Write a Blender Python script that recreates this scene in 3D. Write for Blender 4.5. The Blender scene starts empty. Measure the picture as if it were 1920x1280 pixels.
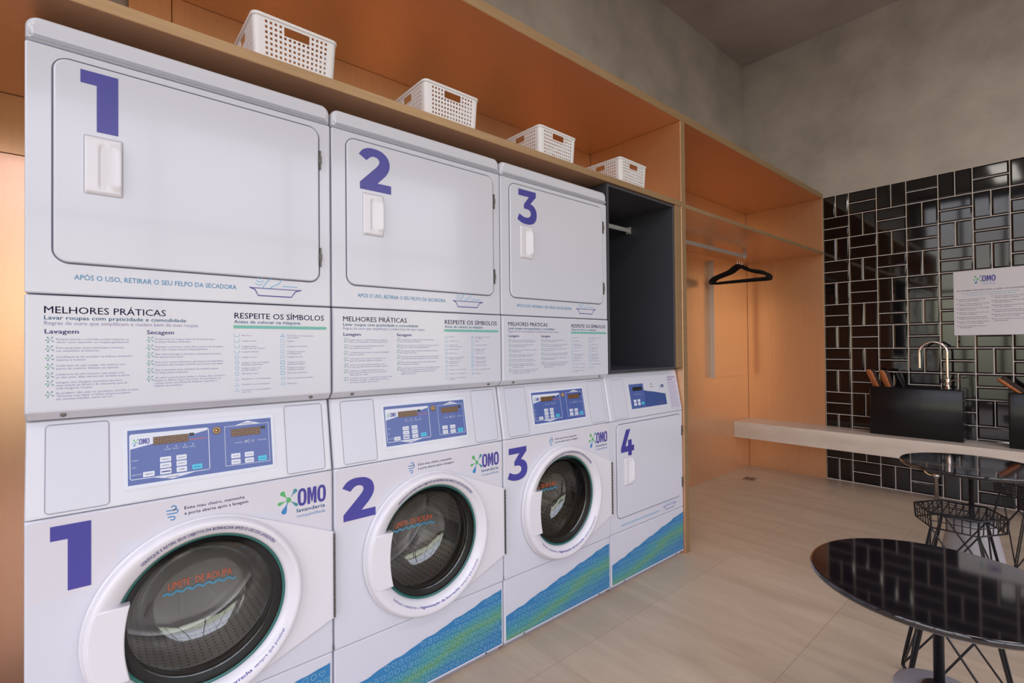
import bpy, math, random
from mathutils import Vector, Matrix
PI = math.pi
R = math.radians
random.seed(7)
SC = bpy.context.scene

# ------------------------------------------------------------------ camera
CAM = Vector((0.1023, -1.5437, 1.2222))
YAW, PITCH, ROLL, FPX = R(49.0405), R(0.6117), R(-0.5431), 925.752
fw = Vector((math.cos(YAW) * math.cos(PITCH), math.sin(YAW) * math.cos(PITCH), math.sin(PITCH)))
rt = Vector((math.sin(YAW), -math.cos(YAW), 0))
up = rt.cross(fw)
rt2 = rt * math.cos(ROLL) + up * math.sin(ROLL)
up2 = up * math.cos(ROLL) - rt * math.sin(ROLL)
cd = bpy.data.cameras.new('camera')
cd.sensor_width = 36
cd.lens = FPX * 36 / 1920
cd.clip_start = 0.05
cam = bpy.data.objects.new('camera', cd)
SC.collection.objects.link(cam)
cam.matrix_world = Matrix(((rt2.x, up2.x, -fw.x, CAM.x), (rt2.y, up2.y, -fw.y, CAM.y), (rt2.z, up2.z, -fw.z, CAM.z), (0, 0, 0, 1)))
SC.camera = cam
SC.view_settings.view_transform = 'Standard'
SC.view_settings.look = 'None'
SC.view_settings.gamma = 1
SC.view_settings.use_curve_mapping = False
SC.view_settings.exposure = -0.12

# ------------------------------------------------------------------ world: daylight outside the glazed walls
wd = bpy.data.worlds.new('daylight')
SC.world = wd
wd.use_nodes = True
nt = wd.node_tree
nt.nodes.clear()
wo = nt.nodes.new('ShaderNodeOutputWorld')
bg = nt.nodes.new('ShaderNodeBackground')
geo = nt.nodes.new('ShaderNodeTexCoord')
sp = nt.nodes.new('ShaderNodeSeparateXYZ')
rp = nt.nodes.new('ShaderNodeValToRGB')
mr = nt.nodes.new('ShaderNodeMapRange')
mr.inputs[1].default_value = -0.5
mr.inputs[2].default_value = 0.8
nt.links.new(geo.outputs['Generated'], sp.inputs[0])
nt.links.new(sp.outputs['Z'], mr.inputs[0])
nt.links.new(mr.outputs[0], rp.inputs[0])
rp.color_ramp.elements[0].position = 0.30
rp.color_ramp.elements[0].color = (0.18, 0.18, 0.15, 1)
rp.color_ramp.elements[1].position = 0.62
rp.color_ramp.elements[1].color = (0.82, 0.82, 1.0, 1)
e = rp.color_ramp.elements.new(0.42)
e.color = (0.78, 0.78, 0.60, 1)
e = rp.color_ramp.elements.new(0.50)
e.color = (0.62, 0.60, 0.60, 1)
nt.links.new(rp.outputs[0], bg.inputs[0])
bg.inputs[1].default_value = 4.0
nt.links.new(bg.outputs[0], wo.inputs[0])

# room measures
XF = 5.225      # tiled far wall
YB = 0.70       # wall behind the machines
XN = -2.4       # glazed wall behind the camera, left
YN = -4.2       # glazed wall behind the camera
ZC = 4.07
W = 0.6919


def area_light(name, loc, rot, sx, sy, power, color, portal=False):
    l = bpy.data.lights.new(name, 'AREA')
    l.shape = 'RECTANGLE'
    l.size, l.size_y = sx, sy
    l.energy = power
    l.color = color
    if portal:
        l.cycles.is_portal = True
    o = bpy.data.objects.new(name, l)
    SC.collection.objects.link(o)
    o.location = loc
    o.rotation_euler = rot
    return o


area_light('window_light', (XN + 0.05, -1.65, 2.04), (0, R(-90), 0), 3.88, 4.4, 1, (1, 1, 1), True)
area_light('window_light', (1.2, YN + 0.05, 1.9), (R(90), 0, 0), 6.0, 3.2, 1, (1, 1, 1), True)
FILL_LAMPS = [((0.6, -2.6), 16), ((2.6, -2.6), 18), ((-1.2, -2.6), 12), ((4.2, -2.7), 12), ((-1.15, -0.75), 8)]  # unseen lamps, added to give the room steady fill light
for (lx, ly), pw in FILL_LAMPS:
    area_light('added_ceiling_light', (lx, ly, ZC - 0.06), (0, 0, 0), 1.1, 0.28, pw, (1.0, 0.93, 0.86))

# ------------------------------------------------------------------ object helpers
COL = SC.collection


def tag(o, label=None, cat=None, group=None, kind=None):
    if label: o['label'] = label
    if cat: o['category'] = cat
    if group: o['group'] = group
    if kind: o['kind'] = kind
    return o


def empty(name, loc, rz=0, **k):
    o = bpy.data.objects.new(name, None)
    o.empty_display_size = 0.1
    COL.objects.link(o)
    o.location = loc
    o.rotation_euler = (0, 0, rz)
    return tag(o, **k)


def copy_tree(o, parent=None):
    c = o.copy()
    COL.objects.link(c)
    c.parent = parent
    for ch in list(o.children):
        copy_tree(ch, c)
    return c


class MB:
    def __init__(self):
        self.v, self.f, self.m, self.s = [], [], [], []

    def add(self, vs, fs, mi=0, T=None, smooth=False):
        b = len(self.v)
        for p in vs:
            p = Vector(p)
            if T is not None:
                p = T @ p if isinstance(T, Matrix) else Vector(T(p))
            self.v.append(p[:])
        for f in fs:
            self.f.append(tuple(b + i for i in f))
            self.m.append(mi)
            self.s.append(smooth)
        return self

    def box(self, x0, x1, y0, y1, z0, z1, mi=0, T=None):
        vs = [(x, y, z) for x in (x0, x1) for y in (y0, y1) for z in (z0, z1)]
        fs = [(0, 1, 3, 2), (4, 6, 7, 5), (0, 4, 5, 1), (2, 3, 7, 6), (0, 2, 6, 4), (1, 5, 7, 3)]
        return self.add(vs, fs, mi, T)

    def loft(self, rings, cap0=True, cap1=True, mi=0, T=None, smooth=True, close=False):
        n = len(rings[0])
        vs = [p for r in rings for p in r]
        fs = []
        m = len(rings)
        for i in range(m - 1 if not close else m):
            a, b = i * n, ((i + 1) % m) * n
            for j in range(n):
                k = (j + 1) % n
                fs.append((a + j, a + k, b + k, b + j))
        self.add(vs, fs, mi, T, smooth)
        if cap0: self.add(rings[0], [tuple(reversed(range(n)))], mi, T)
        if cap1: self.add(rings[-1], [tuple(range(n))], mi, T)
        return self

    def build(self, name, mat, parent=None, autosmooth=True, **k):
        me = bpy.data.meshes.new(name)
        me.from_pydata(self.v, [], self.f)
        mats = mat if isinstance(mat, (list, tuple)) else [mat]
        for m_ in mats:
            me.materials.append(m_)
        me.polygons.foreach_set('material_index', self.m)
        me.polygons.foreach_set('use_smooth', self.s)
        me.update()
        o = bpy.data.objects.new(name, me)
        COL.objects.link(o)
        o.parent = parent
        return tag(o, **k)


def fixn(o):
    """make the normals of a closed shell point outwards"""
    import bmesh
    bm = bmesh.new()
    bm.from_mesh(o.data)
    bmesh.ops.recalc_face_normals(bm, faces=bm.faces)
    bm.to_mesh(o.data)
    bm.free()
    return o


def bevel_box(x0, x1, y0, y1, z0, z1, b=0.004, seg=2, mi=0):
    import bmesh
    bm = bmesh.new()
    bmesh.ops.create_cube(bm, size=1)
    for v in bm.verts:
        v.co = Vector(((x0 + x1) / 2 + v.co.x * (x1 - x0), (y0 + y1) / 2 + v.co.y * (y1 - y0), (z0 + z1) / 2 + v.co.z * (z1 - z0)))
    if b > 0:
        bmesh.ops.bevel(bm, geom=bm.edges[:], offset=b, segments=seg, profile=0.7, affect='EDGES')
    mb = MB()
    bm.verts.index_update()
    mb.add([v.co[:] for v in bm.verts], [tuple(v.index for v in f.verts) for f in bm.faces], mi)
    bm.free()
    return mb


def rrect(x0, x1, z0, z1, r, n=6):
    """rounded rectangle outline, counter-clockwise seen from -Y (x right, z up); r = radius or (bl, br, tr, tl)"""
    rr = r if isinstance(r, (tuple, list)) else (r,) * 4
    pts = []
    for (cx, cz, a0), q in zip(((x0, z0, 180), (x1, z0, 270), (x1, z1, 0), (x0, z1, 90)), rr):
        q = max(q, 1e-4)
        sx = 1 if cx == x0 else -1
        sz = 1 if cz == z0 else -1
        for i in range(n + 1):
            a = R(a0 + 90 * i / n)
            pts.append((cx + sx * q + q * math.cos(a), cz + sz * q + q * math.sin(a)))
    return pts


def inset(pts, d):
    n = len(pts)
    out = []
    for i in range(n):
        p0, p1, p2 = Vector(pts[i - 1]), Vector(pts[i]), Vector(pts[(i + 1) % n])
        a = (p1 - p0)
        b = (p2 - p1)
        if a.length < 1e-9: a = b
        if b.length < 1e-9: b = a
        a.normalize()
        b.normalize()
        na, nb = Vector((-a.y, a.x)), Vector((-b.y, b.x))
        m = na + nb
        if m.length < 1e-6: m = na
        m.normalize()
        c = max(0.4, m.dot(na))
        q = p1 + m * (d / c)
        out.append((q.x, q.y))
    return out


def slab(mb, pts, yf, yb, bev=0.003, mi=0, T=None, seg=3):
    """prism of outline pts (x,z) with the front at yf, back at yb and a rounded front edge"""
    rings = [[(x, yb, z) for x, z in pts]]
    for i in range(seg + 1):
        a = PI / 2 * i / seg
        d = bev * (1 - math.cos(a))
        y = yf + bev * (1 - math.sin(a))
        rings.append([(x, y, z) for x, z in (inset(pts, d) if d > 1e-7 else pts)])
    mb.loft(rings[:-1] + [rings[-1]], True, False, mi, T, True)
    mb.add(rings[-1], [tuple(range(len(pts)))], mi, T, False)
    return mb


def flat(mb, pts, y, mi=0, T=None):
    mb.add([(x, y, z) for x, z in pts], [tuple(range(len(pts)))], mi, T)


def ribbon(mb, pts, w, y, mi=0, T=None, closed=False):
    P = [Vector(p) for p in pts]
    n = len(P)
    L_, R_ = [], []
    for i in range(n):
        a = P[i - 1] if (i > 0 or closed) else P[i]
        b = P[(i + 1) % n] if (i < n - 1 or closed) else P[i]
        d = (b - a)
        if d.length < 1e-9: d = Vector((1, 0))
        d.normalize()
        nn = Vector((-d.y, d.x)) * w / 2
        L_.append((P[i].x + nn.x, y, P[i].y + nn.y))
        R_.append((P[i].x - nn.x, y, P[i].y - nn.y))
    fs = []
    for i in range(n if closed else n - 1):
        k = (i + 1) % n
        fs.append((n + i, n + k, k, i))
    mb.add(L_ + R_, fs, mi, T)


def lathe(mb, prof, c, N=64, mi=0, smooth=True, a0=0, a1=360):
    """profile of (r, y) about the Y axis through c=(x,z)"""
    full = abs(a1 - a0) >= 360
    M = N if full else N + 1
    vs, fs = [], []
    for r, y in prof:
        for j in range(M):
            a = R(a0 + (a1 - a0) * j / N)
            vs.append((c[0] + r * math.cos(a), y, c[1] + r * math.sin(a)))
    for i in range(len(prof) - 1):
        for j in range(N):
            k = (j + 1) % M if full else j + 1
            fs.append((i * M + j, i * M + k, (i + 1) * M + k, (i + 1) * M + j))
    mb.add(vs, fs, mi, None, smooth)


def lathe_z(mb, prof, c=(0, 0), N=48, mi=0, smooth=True, T=None):
    vs, fs = [], []
    for r, z in prof:
        for j in range(N):
            a = 2 * PI * j / N
            vs.append((c[0] + r * math.cos(a), c[1] + r * math.sin(a), z))
    for i in range(len(prof) - 1):
        for j in range(N):
            k = (j + 1) % N
            fs.append((i * N + j, i * N + k, (i + 1) * N + k, (i + 1) * N + j))
    mb.add(vs, fs, mi, T, smooth)


def tube(mb, pts, r, n=8, closed=False, mi=0, T=None, flat_=None):
    """round bar along pts; r number or list"""
    P = [Vector(p) for p in pts]
    m = len(P)
    rs = r if isinstance(r, (list, tuple)) else [r] * m
    tang = []
    for i in range(m):
        a = P[i - 1] if (i > 0 or closed) else P[i]
        b = P[(i + 1) % m] if (i < m - 1 or closed) else P[i]
        tang.append((b - a).normalized())
    u = tang[0].orthogonal().normalized()
    rings = []
    for i in range(m):
        t = tang[i]
        u = (u - t * u.dot(t))
        if u.length < 1e-6: u = t.orthogonal()
        u.normalize()
        w = t.cross(u)
        rings.append([(P[i] + (u * math.cos(2 * PI * j / n) + w * math.sin(2 * PI * j / n)) * rs[i])[:] for j in range(n)])
    mb.loft(rings, not closed, not closed, mi, T, True, closed)
    return mb


def smooth_path(pts, n=6, closed=False):
    P = [Vector(p) for p in pts]
    m = len(P)
    out = []
    for i in range(m if closed else m - 1):
        p0 = P[i - 1] if (i > 0 or closed) else P[i]
        p1 = P[i]
        p2 = P[(i + 1) % m]
        p3 = P[(i + 2) % m] if (i + 2 < m or closed) else P[i + 1]
        for j in range(n):
            t = j / n
            q = 0.5 * ((2 * p1) + (p2 - p0) * t + (2 * p0 - 5 * p1 + 4 * p2 - p3) * t * t + (3 * p1 - p0 - 3 * p2 + p3) * t ** 3)
            out.append(tuple(q))
    if not closed: out.append(tuple(P[-1]))
    return out


# ------------------------------------------------------------------ lettering
GLYPHS = {}


def glyphs(s, bold=0.0, res=2):
    key = (s, bold, res)
    if key in GLYPHS: return GLYPHS[key]
    cu = bpy.data.curves.new('lettering', 'FONT')
    cu.body = s
    cu.size = 1.0
    cu.offset = bold
    cu.resolution_u = res
    o = bpy.data.objects.new('lettering', cu)
    COL.objects.link(o)
    dg = bpy.context.evaluated_depsgraph_get()
    dg.update()
    me = bpy.data.meshes.new_from_object(o.evaluated_get(dg))
    vs = [v.co[:] for v in me.vertices]
    fs = [tuple(p.vertices) for p in me.polygons]
    bpy.data.objects.remove(o)
    bpy.data.curves.remove(cu)
    bpy.data.meshes.remove(me)
    if vs:
        x0 = min(v[0] for v in vs)
        x1 = max(v[0] for v in vs)
        vs = [(v[0] - x0, v[1]) for v in vs]
        w = x1 - x0
    else:
        w = 0.1
    GLYPHS[key] = (vs, fs, w)
    return GLYPHS[key]


CAPH = 0.72   # capital height of the built-in face at size 1


def text(mb, s, x, z, h, width=None, bold=0.0, y=0.0, mi=0, T=None, align='l', bend=None):
    """lettering with capitals h tall, starting at (x, z) on the plane y, stretched to width"""
    vs, fs, w = glyphs(s, 0)
    if not vs: return
    if bold > 0:
        n0 = len(vs)
        dx = bold * 1.3
        vs = [(a - dx, b) for a, b in vs] + [(a + dx, b) for a, b in vs]
        fs = list(fs) + [tuple(i + n0 for i in f) for f in fs]
    sy = h / CAPH
    sx = sy if width is None else width / w
    ox = {'l': 0, 'c': -w * sx / 2, 'r': -w * sx}[align]
    out = []
    for a, b in vs:
        px, pz = ox + a * sx, b * sy
        if bend:
            cx, cz, rad, ang0, sgn = bend
            if sgn > 0:
                an = ang0 - px / rad
                rr = rad + pz
            else:
                an = ang0 + px / rad
                rr = rad - pz
            out.append((cx + rr * math.cos(an), y, cz + rr * math.sin(an)))
        else:
            out.append((x + px, y, z + pz))
    mb.add(out, fs, mi, T)


def poly2(mb, pts, x, z, w, h, y, mi=0, T=None):
    flat(mb, [(x + a * w, z + b * h) for a, b in pts], y, mi, T)


def cr(pts, n=4):
    return [p for p in smooth_path([(a, b, 0) for a, b in pts], n)]


DIG = {
    '1': [(0, 1), (1, 1), (1, 0), (.42, 0), (.42, .78), (0, .78)],
    '4': [(.40, 1), (.72, 1), (.34, .38), (.54, .38), (.54, .60), (.82, .60), (.82, .38), (1, .38), (1, .16), (.82, .16), (.82, 0), (.54, 0), (.54, .16), (.0, .16), (.0, .33)],
}
_a = cr([(0, .80), (.12, .92), (.28, .985), (.47, 1.0), (.70, .97), (.88, .87), (.955, .72), (.94, .58), (.84, .43), (.68, .29), (.57, .20)])
_b = cr([(.03, .16), (.42, .48), (.57, .61), (.63, .71), (.58, .785), (.46, .81), (.35, .78), (.235, .69)])
DIG['2'] = [(p[0], p[1]) for p in reversed(_a)] + [(p[0], p[1]) for p in []]
DIG['2'] = list(reversed([(p[0], p[1]) for p in _a])) + list(reversed([(p[0], p[1]) for p in _b])) + [(.03, 0), (1, 0), (1, .20)]
_c = cr([(.66, .62), (.82, .565), (.94, .46), (.98, .31), (.94, .155), (.81, .04), (.63, -.01), (.42, -.02), (.2, .01), (0, .085)])
_d = cr([(.1, .27), (.26, .205), (.42, .18), (.57, .20), (.66, .265), (.67, .345), (.60, .415), (.48, .44), (.33, .44)])
DIG['3'] = [(.33, .57), (.60, .81), (.06, .81), (.06, 1), (.94, 1), (.94, .85)]
DIG['3'] = list(reversed(DIG['3'])) + [(.33, .57)] + list(reversed([(p[0], p[1]) for p in _d])) + list(reversed([(p[0], p[1]) for p in _c])) if False else \
    [(.06, 1), (.06, .81), (.58, .81), (.33, .57)] + list(reversed([(p[0], p[1]) for p in _d])) + list(reversed([(p[0], p[1]) for p in _c])) + [(.94, .85), (.94, 1)]


def area2(pts):
    return sum(pts[i - 1][0] * pts[i][1] - pts[i][0] * pts[i - 1][1] for i in range(len(pts))) / 2


def tri_fill(pts):
    """triangulate a possibly concave outline"""
    from mathutils.geometry import tessellate_polygon
    return tessellate_polygon([[Vector((a, b, 0)) for a, b in pts]])


def shape(mb, pts, x, z, w, h, y, mi=0, T=None, rot=0, cx=0.5, cz=0.5):
    q = []
    for a, b in pts:
        px, pz = (a - cx) * w, (b - cz) * h
        q.append((x + cx * w + px * math.cos(rot) - pz * math.sin(rot), z + cz * h + px * math.sin(rot) + pz * math.cos(rot)))
    tr = tri_fill(q)
    fs = []
    for t in tr:
        a, b, c = (q[i] for i in t)
        s = (b[0] - a[0]) * (c[1] - a[1]) - (b[1] - a[1]) * (c[0] - a[0])
        fs.append(tuple(t) if s > 0 else tuple(reversed(t)))
    mb.add([(a, y, b) for a, b in q], fs, mi, T)


def ring_shape(mb, x, z, w, h, y, t, mi=0, T=None, p=4.0, n=28):
    """fat letter O"""
    vs, fs = [], []
    for i in range(n):
        a = 2 * PI * i / n
        c, s = math.cos(a), math.sin(a)
        k = (abs(c) ** p + abs(s) ** p) ** (-1 / p)
        ex = (abs(c) ** 2.6 + abs(s) ** 2.6) ** (-1 / 2.6)
        vs.append((x + w / 2 + w / 2 * c * ex, y, z + h / 2 + h / 2 * s * ex))
        vs.append((x + w / 2 + (w / 2 - t) * c * k, y, z + h / 2 + (h / 2 - t * 1.05) * s * k))
    for i in range(n):
        j = (i + 1) % n
        fs.append((2 * i + 1, 2 * i, 2 * j, 2 * j + 1))
    mb.add(vs, fs, mi, T)


def drop(mb, cx, cz, ang, l0, l1, w, y, mi, T=None):
    """teardrop from radius l0 to l1 around (cx,cz) pointing along ang"""
    pts = []
    n = 8
    L = l1 - l0
    for i in range(n + 1):
        t = i / n
        pts.append((l0 + L * t, w * 0.5 * (0.18 + 0.82 * math.sin(PI * min(1, t ** 1.6)) if t < 1 else 0)))
    prof = [(l0, w * .08), (l0 + L * .3, w * .10), (l0 + L * .5, w * .25), (l0 + L * .7, w * .44), (l0 + L * .85, w * .5), (l0 + L * .96, w * .3), (l1, 0)]
    out = [(a, b) for a, b in prof] + [(a, -b) for a, b in reversed(prof[:-1])]
    c, s = math.cos(ang), math.sin(ang)
    q = [(cx + a * c - b * s, cz + a * s + b * c) for a, b in out]
    if area2(q) < 0: q.reverse()
    flat(mb, q, y, mi, T)


def omo_logo(mb, x, z, w, h, y, navy, green, teal, blue, T=None, sub=None):
    """splat mark followed by the three fat letters; w,h of the whole mark"""
    cx, cz = x + w * 0.22, z + h * 0.48
    s = w * 0.30
    drop(mb, cx, cz, R(128), s * .1, s * .80, s * .34, y, green, T)
    drop(mb, cx, cz, R(196), s * .1, s * .75, s * .24, y, green, T)
    drop(mb, cx, cz, R(248), s * .1, s * 1.0, s * .36, y, blue, T)
    drop(mb, cx, cz, R(52), s * .25, s * .85, s * .30, y, teal, T)
    drop(mb, cx, cz, R(-40), s * .05, s * .80, s * .22, y, teal, T)
    flat(mb, [(cx + s * .17 * math.cos(R(a)), cz + s * .19 * math.sin(R(a))) for a in range(0, 360, 45)], y - 0.00004, green, T)
    lx = x + w * 0.40
    lw = (w * 0.60) / 3.0
    lh = h
    ring_shape(mb, lx, z, lw * .93, lh, y, lw * .30, navy, T)
    ring_shape(mb, lx + lw * 2.05, z, lw * .93, lh, y, lw * .30, navy, T)
    M_ = [(0, 0), (0, 1), (.36, 1), (.5, .55), (.64, 1), (1, 1), (1, 0), (.70, 0), (.70, .60), (.56, .12), (.44, .12), (.30, .60), (.30, 0)]
    shape(mb, list(reversed(M_)), lx + lw * 1.0, z + lh * .02, lw * .97, lh * .96, y, navy, T)


# ------------------------------------------------------------------ materials
MATS = {}


def mat(name, color=(0.8, 0.8, 0.8), rough=0.5, metal=0.0, spec=0.5, coat=0.0, noise=None, bump=None, aniso=None):
    """noise=(scale, colour2, detail, stretch xyz); bump=(scale, strength, stretch)"""
    m = bpy.data.materials.new(name)
    m.use_nodes = True
    t = m.node_tree
    b = t.nodes['Principled BSDF']
    b.inputs['Base Color'].default_value = (*color, 1)
    b.inputs['Roughness'].default_value = rough
    b.inputs['Metallic'].default_value = metal
    b.inputs['Specular IOR Level'].default_value = spec
    b.inputs['Coat Weight'].default_value = coat
    b.inputs['Coat Roughness'].default_value = 0.06
    tc = t.nodes.new('ShaderNodeTexCoord')
    if noise:
        sc_, c2, det, st = noise
        mp = t.nodes.new('ShaderNodeMapping')
        mp.inputs['Scale'].default_value = st
        nz = t.nodes.new('ShaderNodeTexNoise')
        nz.inputs['Scale'].default_value = sc_
        nz.inputs['Detail'].default_value = det
        nz.inputs['Roughness'].default_value = 0.6
        rr = t.nodes.new('ShaderNodeValToRGB')
        rr.color_ramp.elements[0].position = 0.35
        rr.color_ramp.elements[1].position = 0.68
        rr.color_ramp.elements[0].color = (*color, 1)
        rr.color_ramp.elements[1].color = (*c2, 1)
        t.links.new(tc.outputs['Object'], mp.inputs[0])
        t.links.new(mp.outputs[0], nz.inputs[0])
        t.links.new(nz.outputs[0], rr.inputs[0])
        t.links.new(rr.outputs[0], b.inputs['Base Color'])
    if bump:
        sc_, st_, sv = bump
        mp = t.nodes.new('ShaderNodeMapping')
        mp.inputs['Scale'].default_value = sv
        nz = t.nodes.new('ShaderNodeTexNoise')
        nz.inputs['Scale'].default_value = sc_
        nz.inputs['Detail'].default_value = 3
        bp = t.nodes.new('ShaderNodeBump')
        bp.inputs['Strength'].default_value = st_
        bp.inputs['Distance'].default_value = 0.002
        t.links.new(tc.outputs['Object'], mp.inputs[0])
        t.links.new(mp.outputs[0], nz.inputs[0])
        t.links.new(nz.outputs[0], bp.inputs['Height'])
        t.links.new(bp.outputs[0], b.inputs['Normal'])
    MATS[name] = m
    return m


enamel = mat('white_enamel', (0.625, 0.635, 0.72), 0.16, 0, 0.5, 0.25, bump=(14, 0.02, (1, 1, 1)))
enamel_low = mat('white_vinyl', (0.64, 0.63, 0.70), 0.22)
door_plastic = mat('white_door_plastic', (0.72, 0.71, 0.77), 0.20, 0, 0.5, 0.2)
flap_white = mat('pale_blue_flap', (0.60, 0.61, 0.71), 0.25)
gap_shade = mat('painted_gap_shadow', (0.12, 0.12, 0.17), 0.7)  # shade of the door gap, put into the colour
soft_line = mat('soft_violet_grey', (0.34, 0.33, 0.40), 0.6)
rubber = mat('black_rubber', (0.010, 0.010, 0.012), 0.45, 0, 0.3)
chrome = mat('chrome', (0.75, 0.75, 0.76), 0.12, 1.0)
hinge_m = mat('hinge_steel', (0.13, 0.12, 0.11), 0.45, 0.5)
violet = mat('violet_vinyl', (0.06, 0.055, 0.31), 0.30)
navy_ink = mat('navy_ink', (0.06, 0.05, 0.30), 0.4)
purple_ink = mat('purple_ink', (0.16, 0.12, 0.38), 0.4)
grey_ink = mat('grey_violet_ink', (0.27, 0.24, 0.44), 0.5)
cyan_ink = mat('cyan_ink', (0.10, 0.42, 0.68), 0.4)
green_ink = mat('green_ink', (0.10, 0.42, 0.14), 0.4)
teal_ink = mat('teal_ink', (0.06, 0.26, 0.30), 0.4)
blue_ink = mat('blue_ink', (0.04, 0.22, 0.50), 0.4)
mint_ink = mat('mint_bar_ink', (0.18, 0.48, 0.36), 0.4)
white_ink = mat('white_ink', (0.80, 0.80, 0.86), 0.4)
red_ink = mat('red_ink', (0.62, 0.10, 0.05), 0.4)
orange_ink = mat('orange_red_ink', (1.0, 0.16, 0.06), 0.4)
panel_blue = mat('overlay_blue', (0.075, 0.12, 0.36), 0.28)
key_white = mat('key_white', (0.66, 0.70, 0.80), 0.35)
key_cyan = mat('key_cyan', (0.06, 0.50, 0.72), 0.35)
lcd = mat('amber_display', (0.085, 0.045, 0.022), 0.25)
lcd_seg = mat('amber_segments', (0.28, 0.15, 0.07), 0.4)
blackp = mat('black_plastic', (0.015, 0.015, 0.018), 0.35)
light_blue_line = mat('pale_blue_line', (0.24, 0.46, 0.62), 0.4)
copper_kw = dict()
copper = mat('brushed_copper_laminate', (0.82, 0.50, 0.295), 0.28, 0.72, 0.5, noise=(3.0, (0.77, 0.465, 0.27), 4, (30, 30, 1.2)), bump=(60, 0.06, (40, 40, 1)))
copper_edge = mat('copper_edge_band', (0.42, 0.265, 0.14), 0.42, 0.45, 0.5, noise=(6.0, (0.36, 0.225, 0.115), 4, (1, 20, 20)))
copper_metal = mat('brushed_copper_sheet', (0.66, 0.41, 0.28), 0.22, 1.0, 0.5, bump=(60, 0.08, (60, 60, 1)))
niche_grey = mat('graphite_laminate', (0.055, 0.055, 0.070), 0.45)
alu = mat('brushed_aluminium', (0.62, 0.60, 0.62), 0.4, 0.4)
cement = mat('polished_cement', (0.385, 0.335, 0.315), 0.5, noise=(2.6, (0.53, 0.468, 0.44), 9, (1, 1, 1)), bump=(5, 0.05, (1, 1, 1)))
cement_c = mat('ceiling_cement', (0.36, 0.315, 0.305), 0.55, noise=(1.3, (0.52, 0.46, 0.445), 8, (1, 1, 1)))
plain_wall = mat('plain_cement', (0.24, 0.22, 0.20), 0.7)
basket_m = mat('white_basket_plastic', (0.80, 0.78, 0.82), 0.35)
velvet = mat('black_velvet', (0.010, 0.009, 0.011), 0.85, 0, 0.2)
tile_m = mat('black_glazed_tile', (0.006, 0.005, 0.006), 0.045, 0, 0.5, 0.35)
grout = mat('pale_grout', (0.78, 0.70, 0.68), 0.8)
black_ceramic = mat('black_ceramic', (0.008, 0.008, 0.009), 0.2, 0, 0.3, 0.05, bump=(9, 0.15, (1, 1, 1)))
table_black = mat('black_lacquer', (0.007, 0.006, 0.009), 0.05, 0, 0.6, 0.6)
post_black = mat('black_metal', (0.012, 0.011, 0.014), 0.32, 0.3)
base_grey = mat('light_grey_cone', (0.34, 0.32, 0.33), 0.45)
wood = mat('orange_wood', (0.48, 0.17, 0.06), 0.5, noise=(8, (0.36, 0.11, 0.04), 3, (1, 1, 6)))
bristle_m = mat('dark_bristle', (0.05, 0.03, 0.025), 0.8)
brass = mat('brass', (0.62, 0.46, 0.24), 0.25, 1.0)
copper_chrome = mat('rosy_chrome', (0.80, 0.70, 0.68), 0.10, 1.0)
paper = mat('white_sign_board', (0.66, 0.63, 0.70), 0.45)
frame_m = mat('dark_window_frame', (0.03, 0.03, 0.03), 0.4)
lamp_body = mat('added_lamp_housing', (0.7, 0.7, 0.7), 0.4)

# stone bench
stone = mat('cream_stone', (0.70, 0.62, 0.54), 0.35, noise=(3.2, (0.56, 0.48, 0.41), 10, (1, 0.6, 2.5)))

# thin glass
def thin_glass(name, tint, rough=0.02, f0=1.45, extra=0.0):
    m = bpy.data.materials.new(name)
    m.use_nodes = True
    t = m.node_tree
    t.nodes.clear()
    o = t.nodes.new('ShaderNodeOutputMaterial')
    mx = t.nodes.new('ShaderNodeMixShader')
    tr = t.nodes.new('ShaderNodeBsdfTransparent')
    gl = t.nodes.new('ShaderNodeBsdfGlossy')
    fr = t.nodes.new('ShaderNodeFresnel')
    fr.inputs[0].default_value = f0
    tr.inputs[0].default_value = (*tint, 1)
    gl.inputs['Roughness'].default_value = rough
    ad = t.nodes.new('ShaderNodeMath')
    ad.operation = 'ADD'
    ad.inputs[1].default_value = extra
    t.links.new(fr.outputs[0], ad.inputs[0])
    t.links.new(ad.outputs[0], mx.inputs[0])
    t.links.new(tr.outputs[0], mx.inputs[1])
    t.links.new(gl.outputs[0], mx.inputs[2])
    t.links.new(mx.outputs[0], o.inputs[0])
    return m


pane_glass = thin_glass('porthole_glass', (0.90, 0.95, 0.94), 0.01, 1.5)
bowl_glass = thin_glass('bowl_glass', (0.86, 0.85, 0.83), 0.02, 1.6, 0.10)
teal_glass = mat('green_glass_edge', (0.02, 0.13, 0.12), 0.12, 0, 0.6)

# perforated steel of the drum: UV dots
drum_m = mat('perforated_steel', (0.78, 0.71, 0.67), 0.3, 0.45)
_t = drum_m.node_tree
_b = _t.nodes['Principled BSDF']
_uv = _t.nodes.new('ShaderNodeUVMap')
_sep = _t.nodes.new('ShaderNodeVectorMath')
_sep.operation = 'FRACTION'
_t.links.new(_uv.outputs[0], _sep.inputs[0])
_d = _t.nodes.new('ShaderNodeVectorMath')
_d.operation = 'DISTANCE'
_d.inputs[1].default_value = (0.5, 0.5, 0)
_t.links.new(_sep.outputs[0], _d.inputs[0])
_l = _t.nodes.new('ShaderNodeMath')
_l.operation = 'LESS_THAN'
_l.inputs[1].default_value = 0.17
_t.links.new(_d.outputs['Value'], _l.inputs[0])
_mx = _t.nodes.new('ShaderNodeMix')
_mx.data_type = 'RGBA'
_mx.inputs['A'].default_value = (0.78, 0.71, 0.67, 1)
_mx.inputs['B'].default_value = (0.01, 0.01, 0.01, 1)
_t.links.new(_l.outputs[0], _mx.inputs['Factor'])
_t.links.new(_mx.outputs['Result'], _b.inputs['Base Color'])
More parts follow.
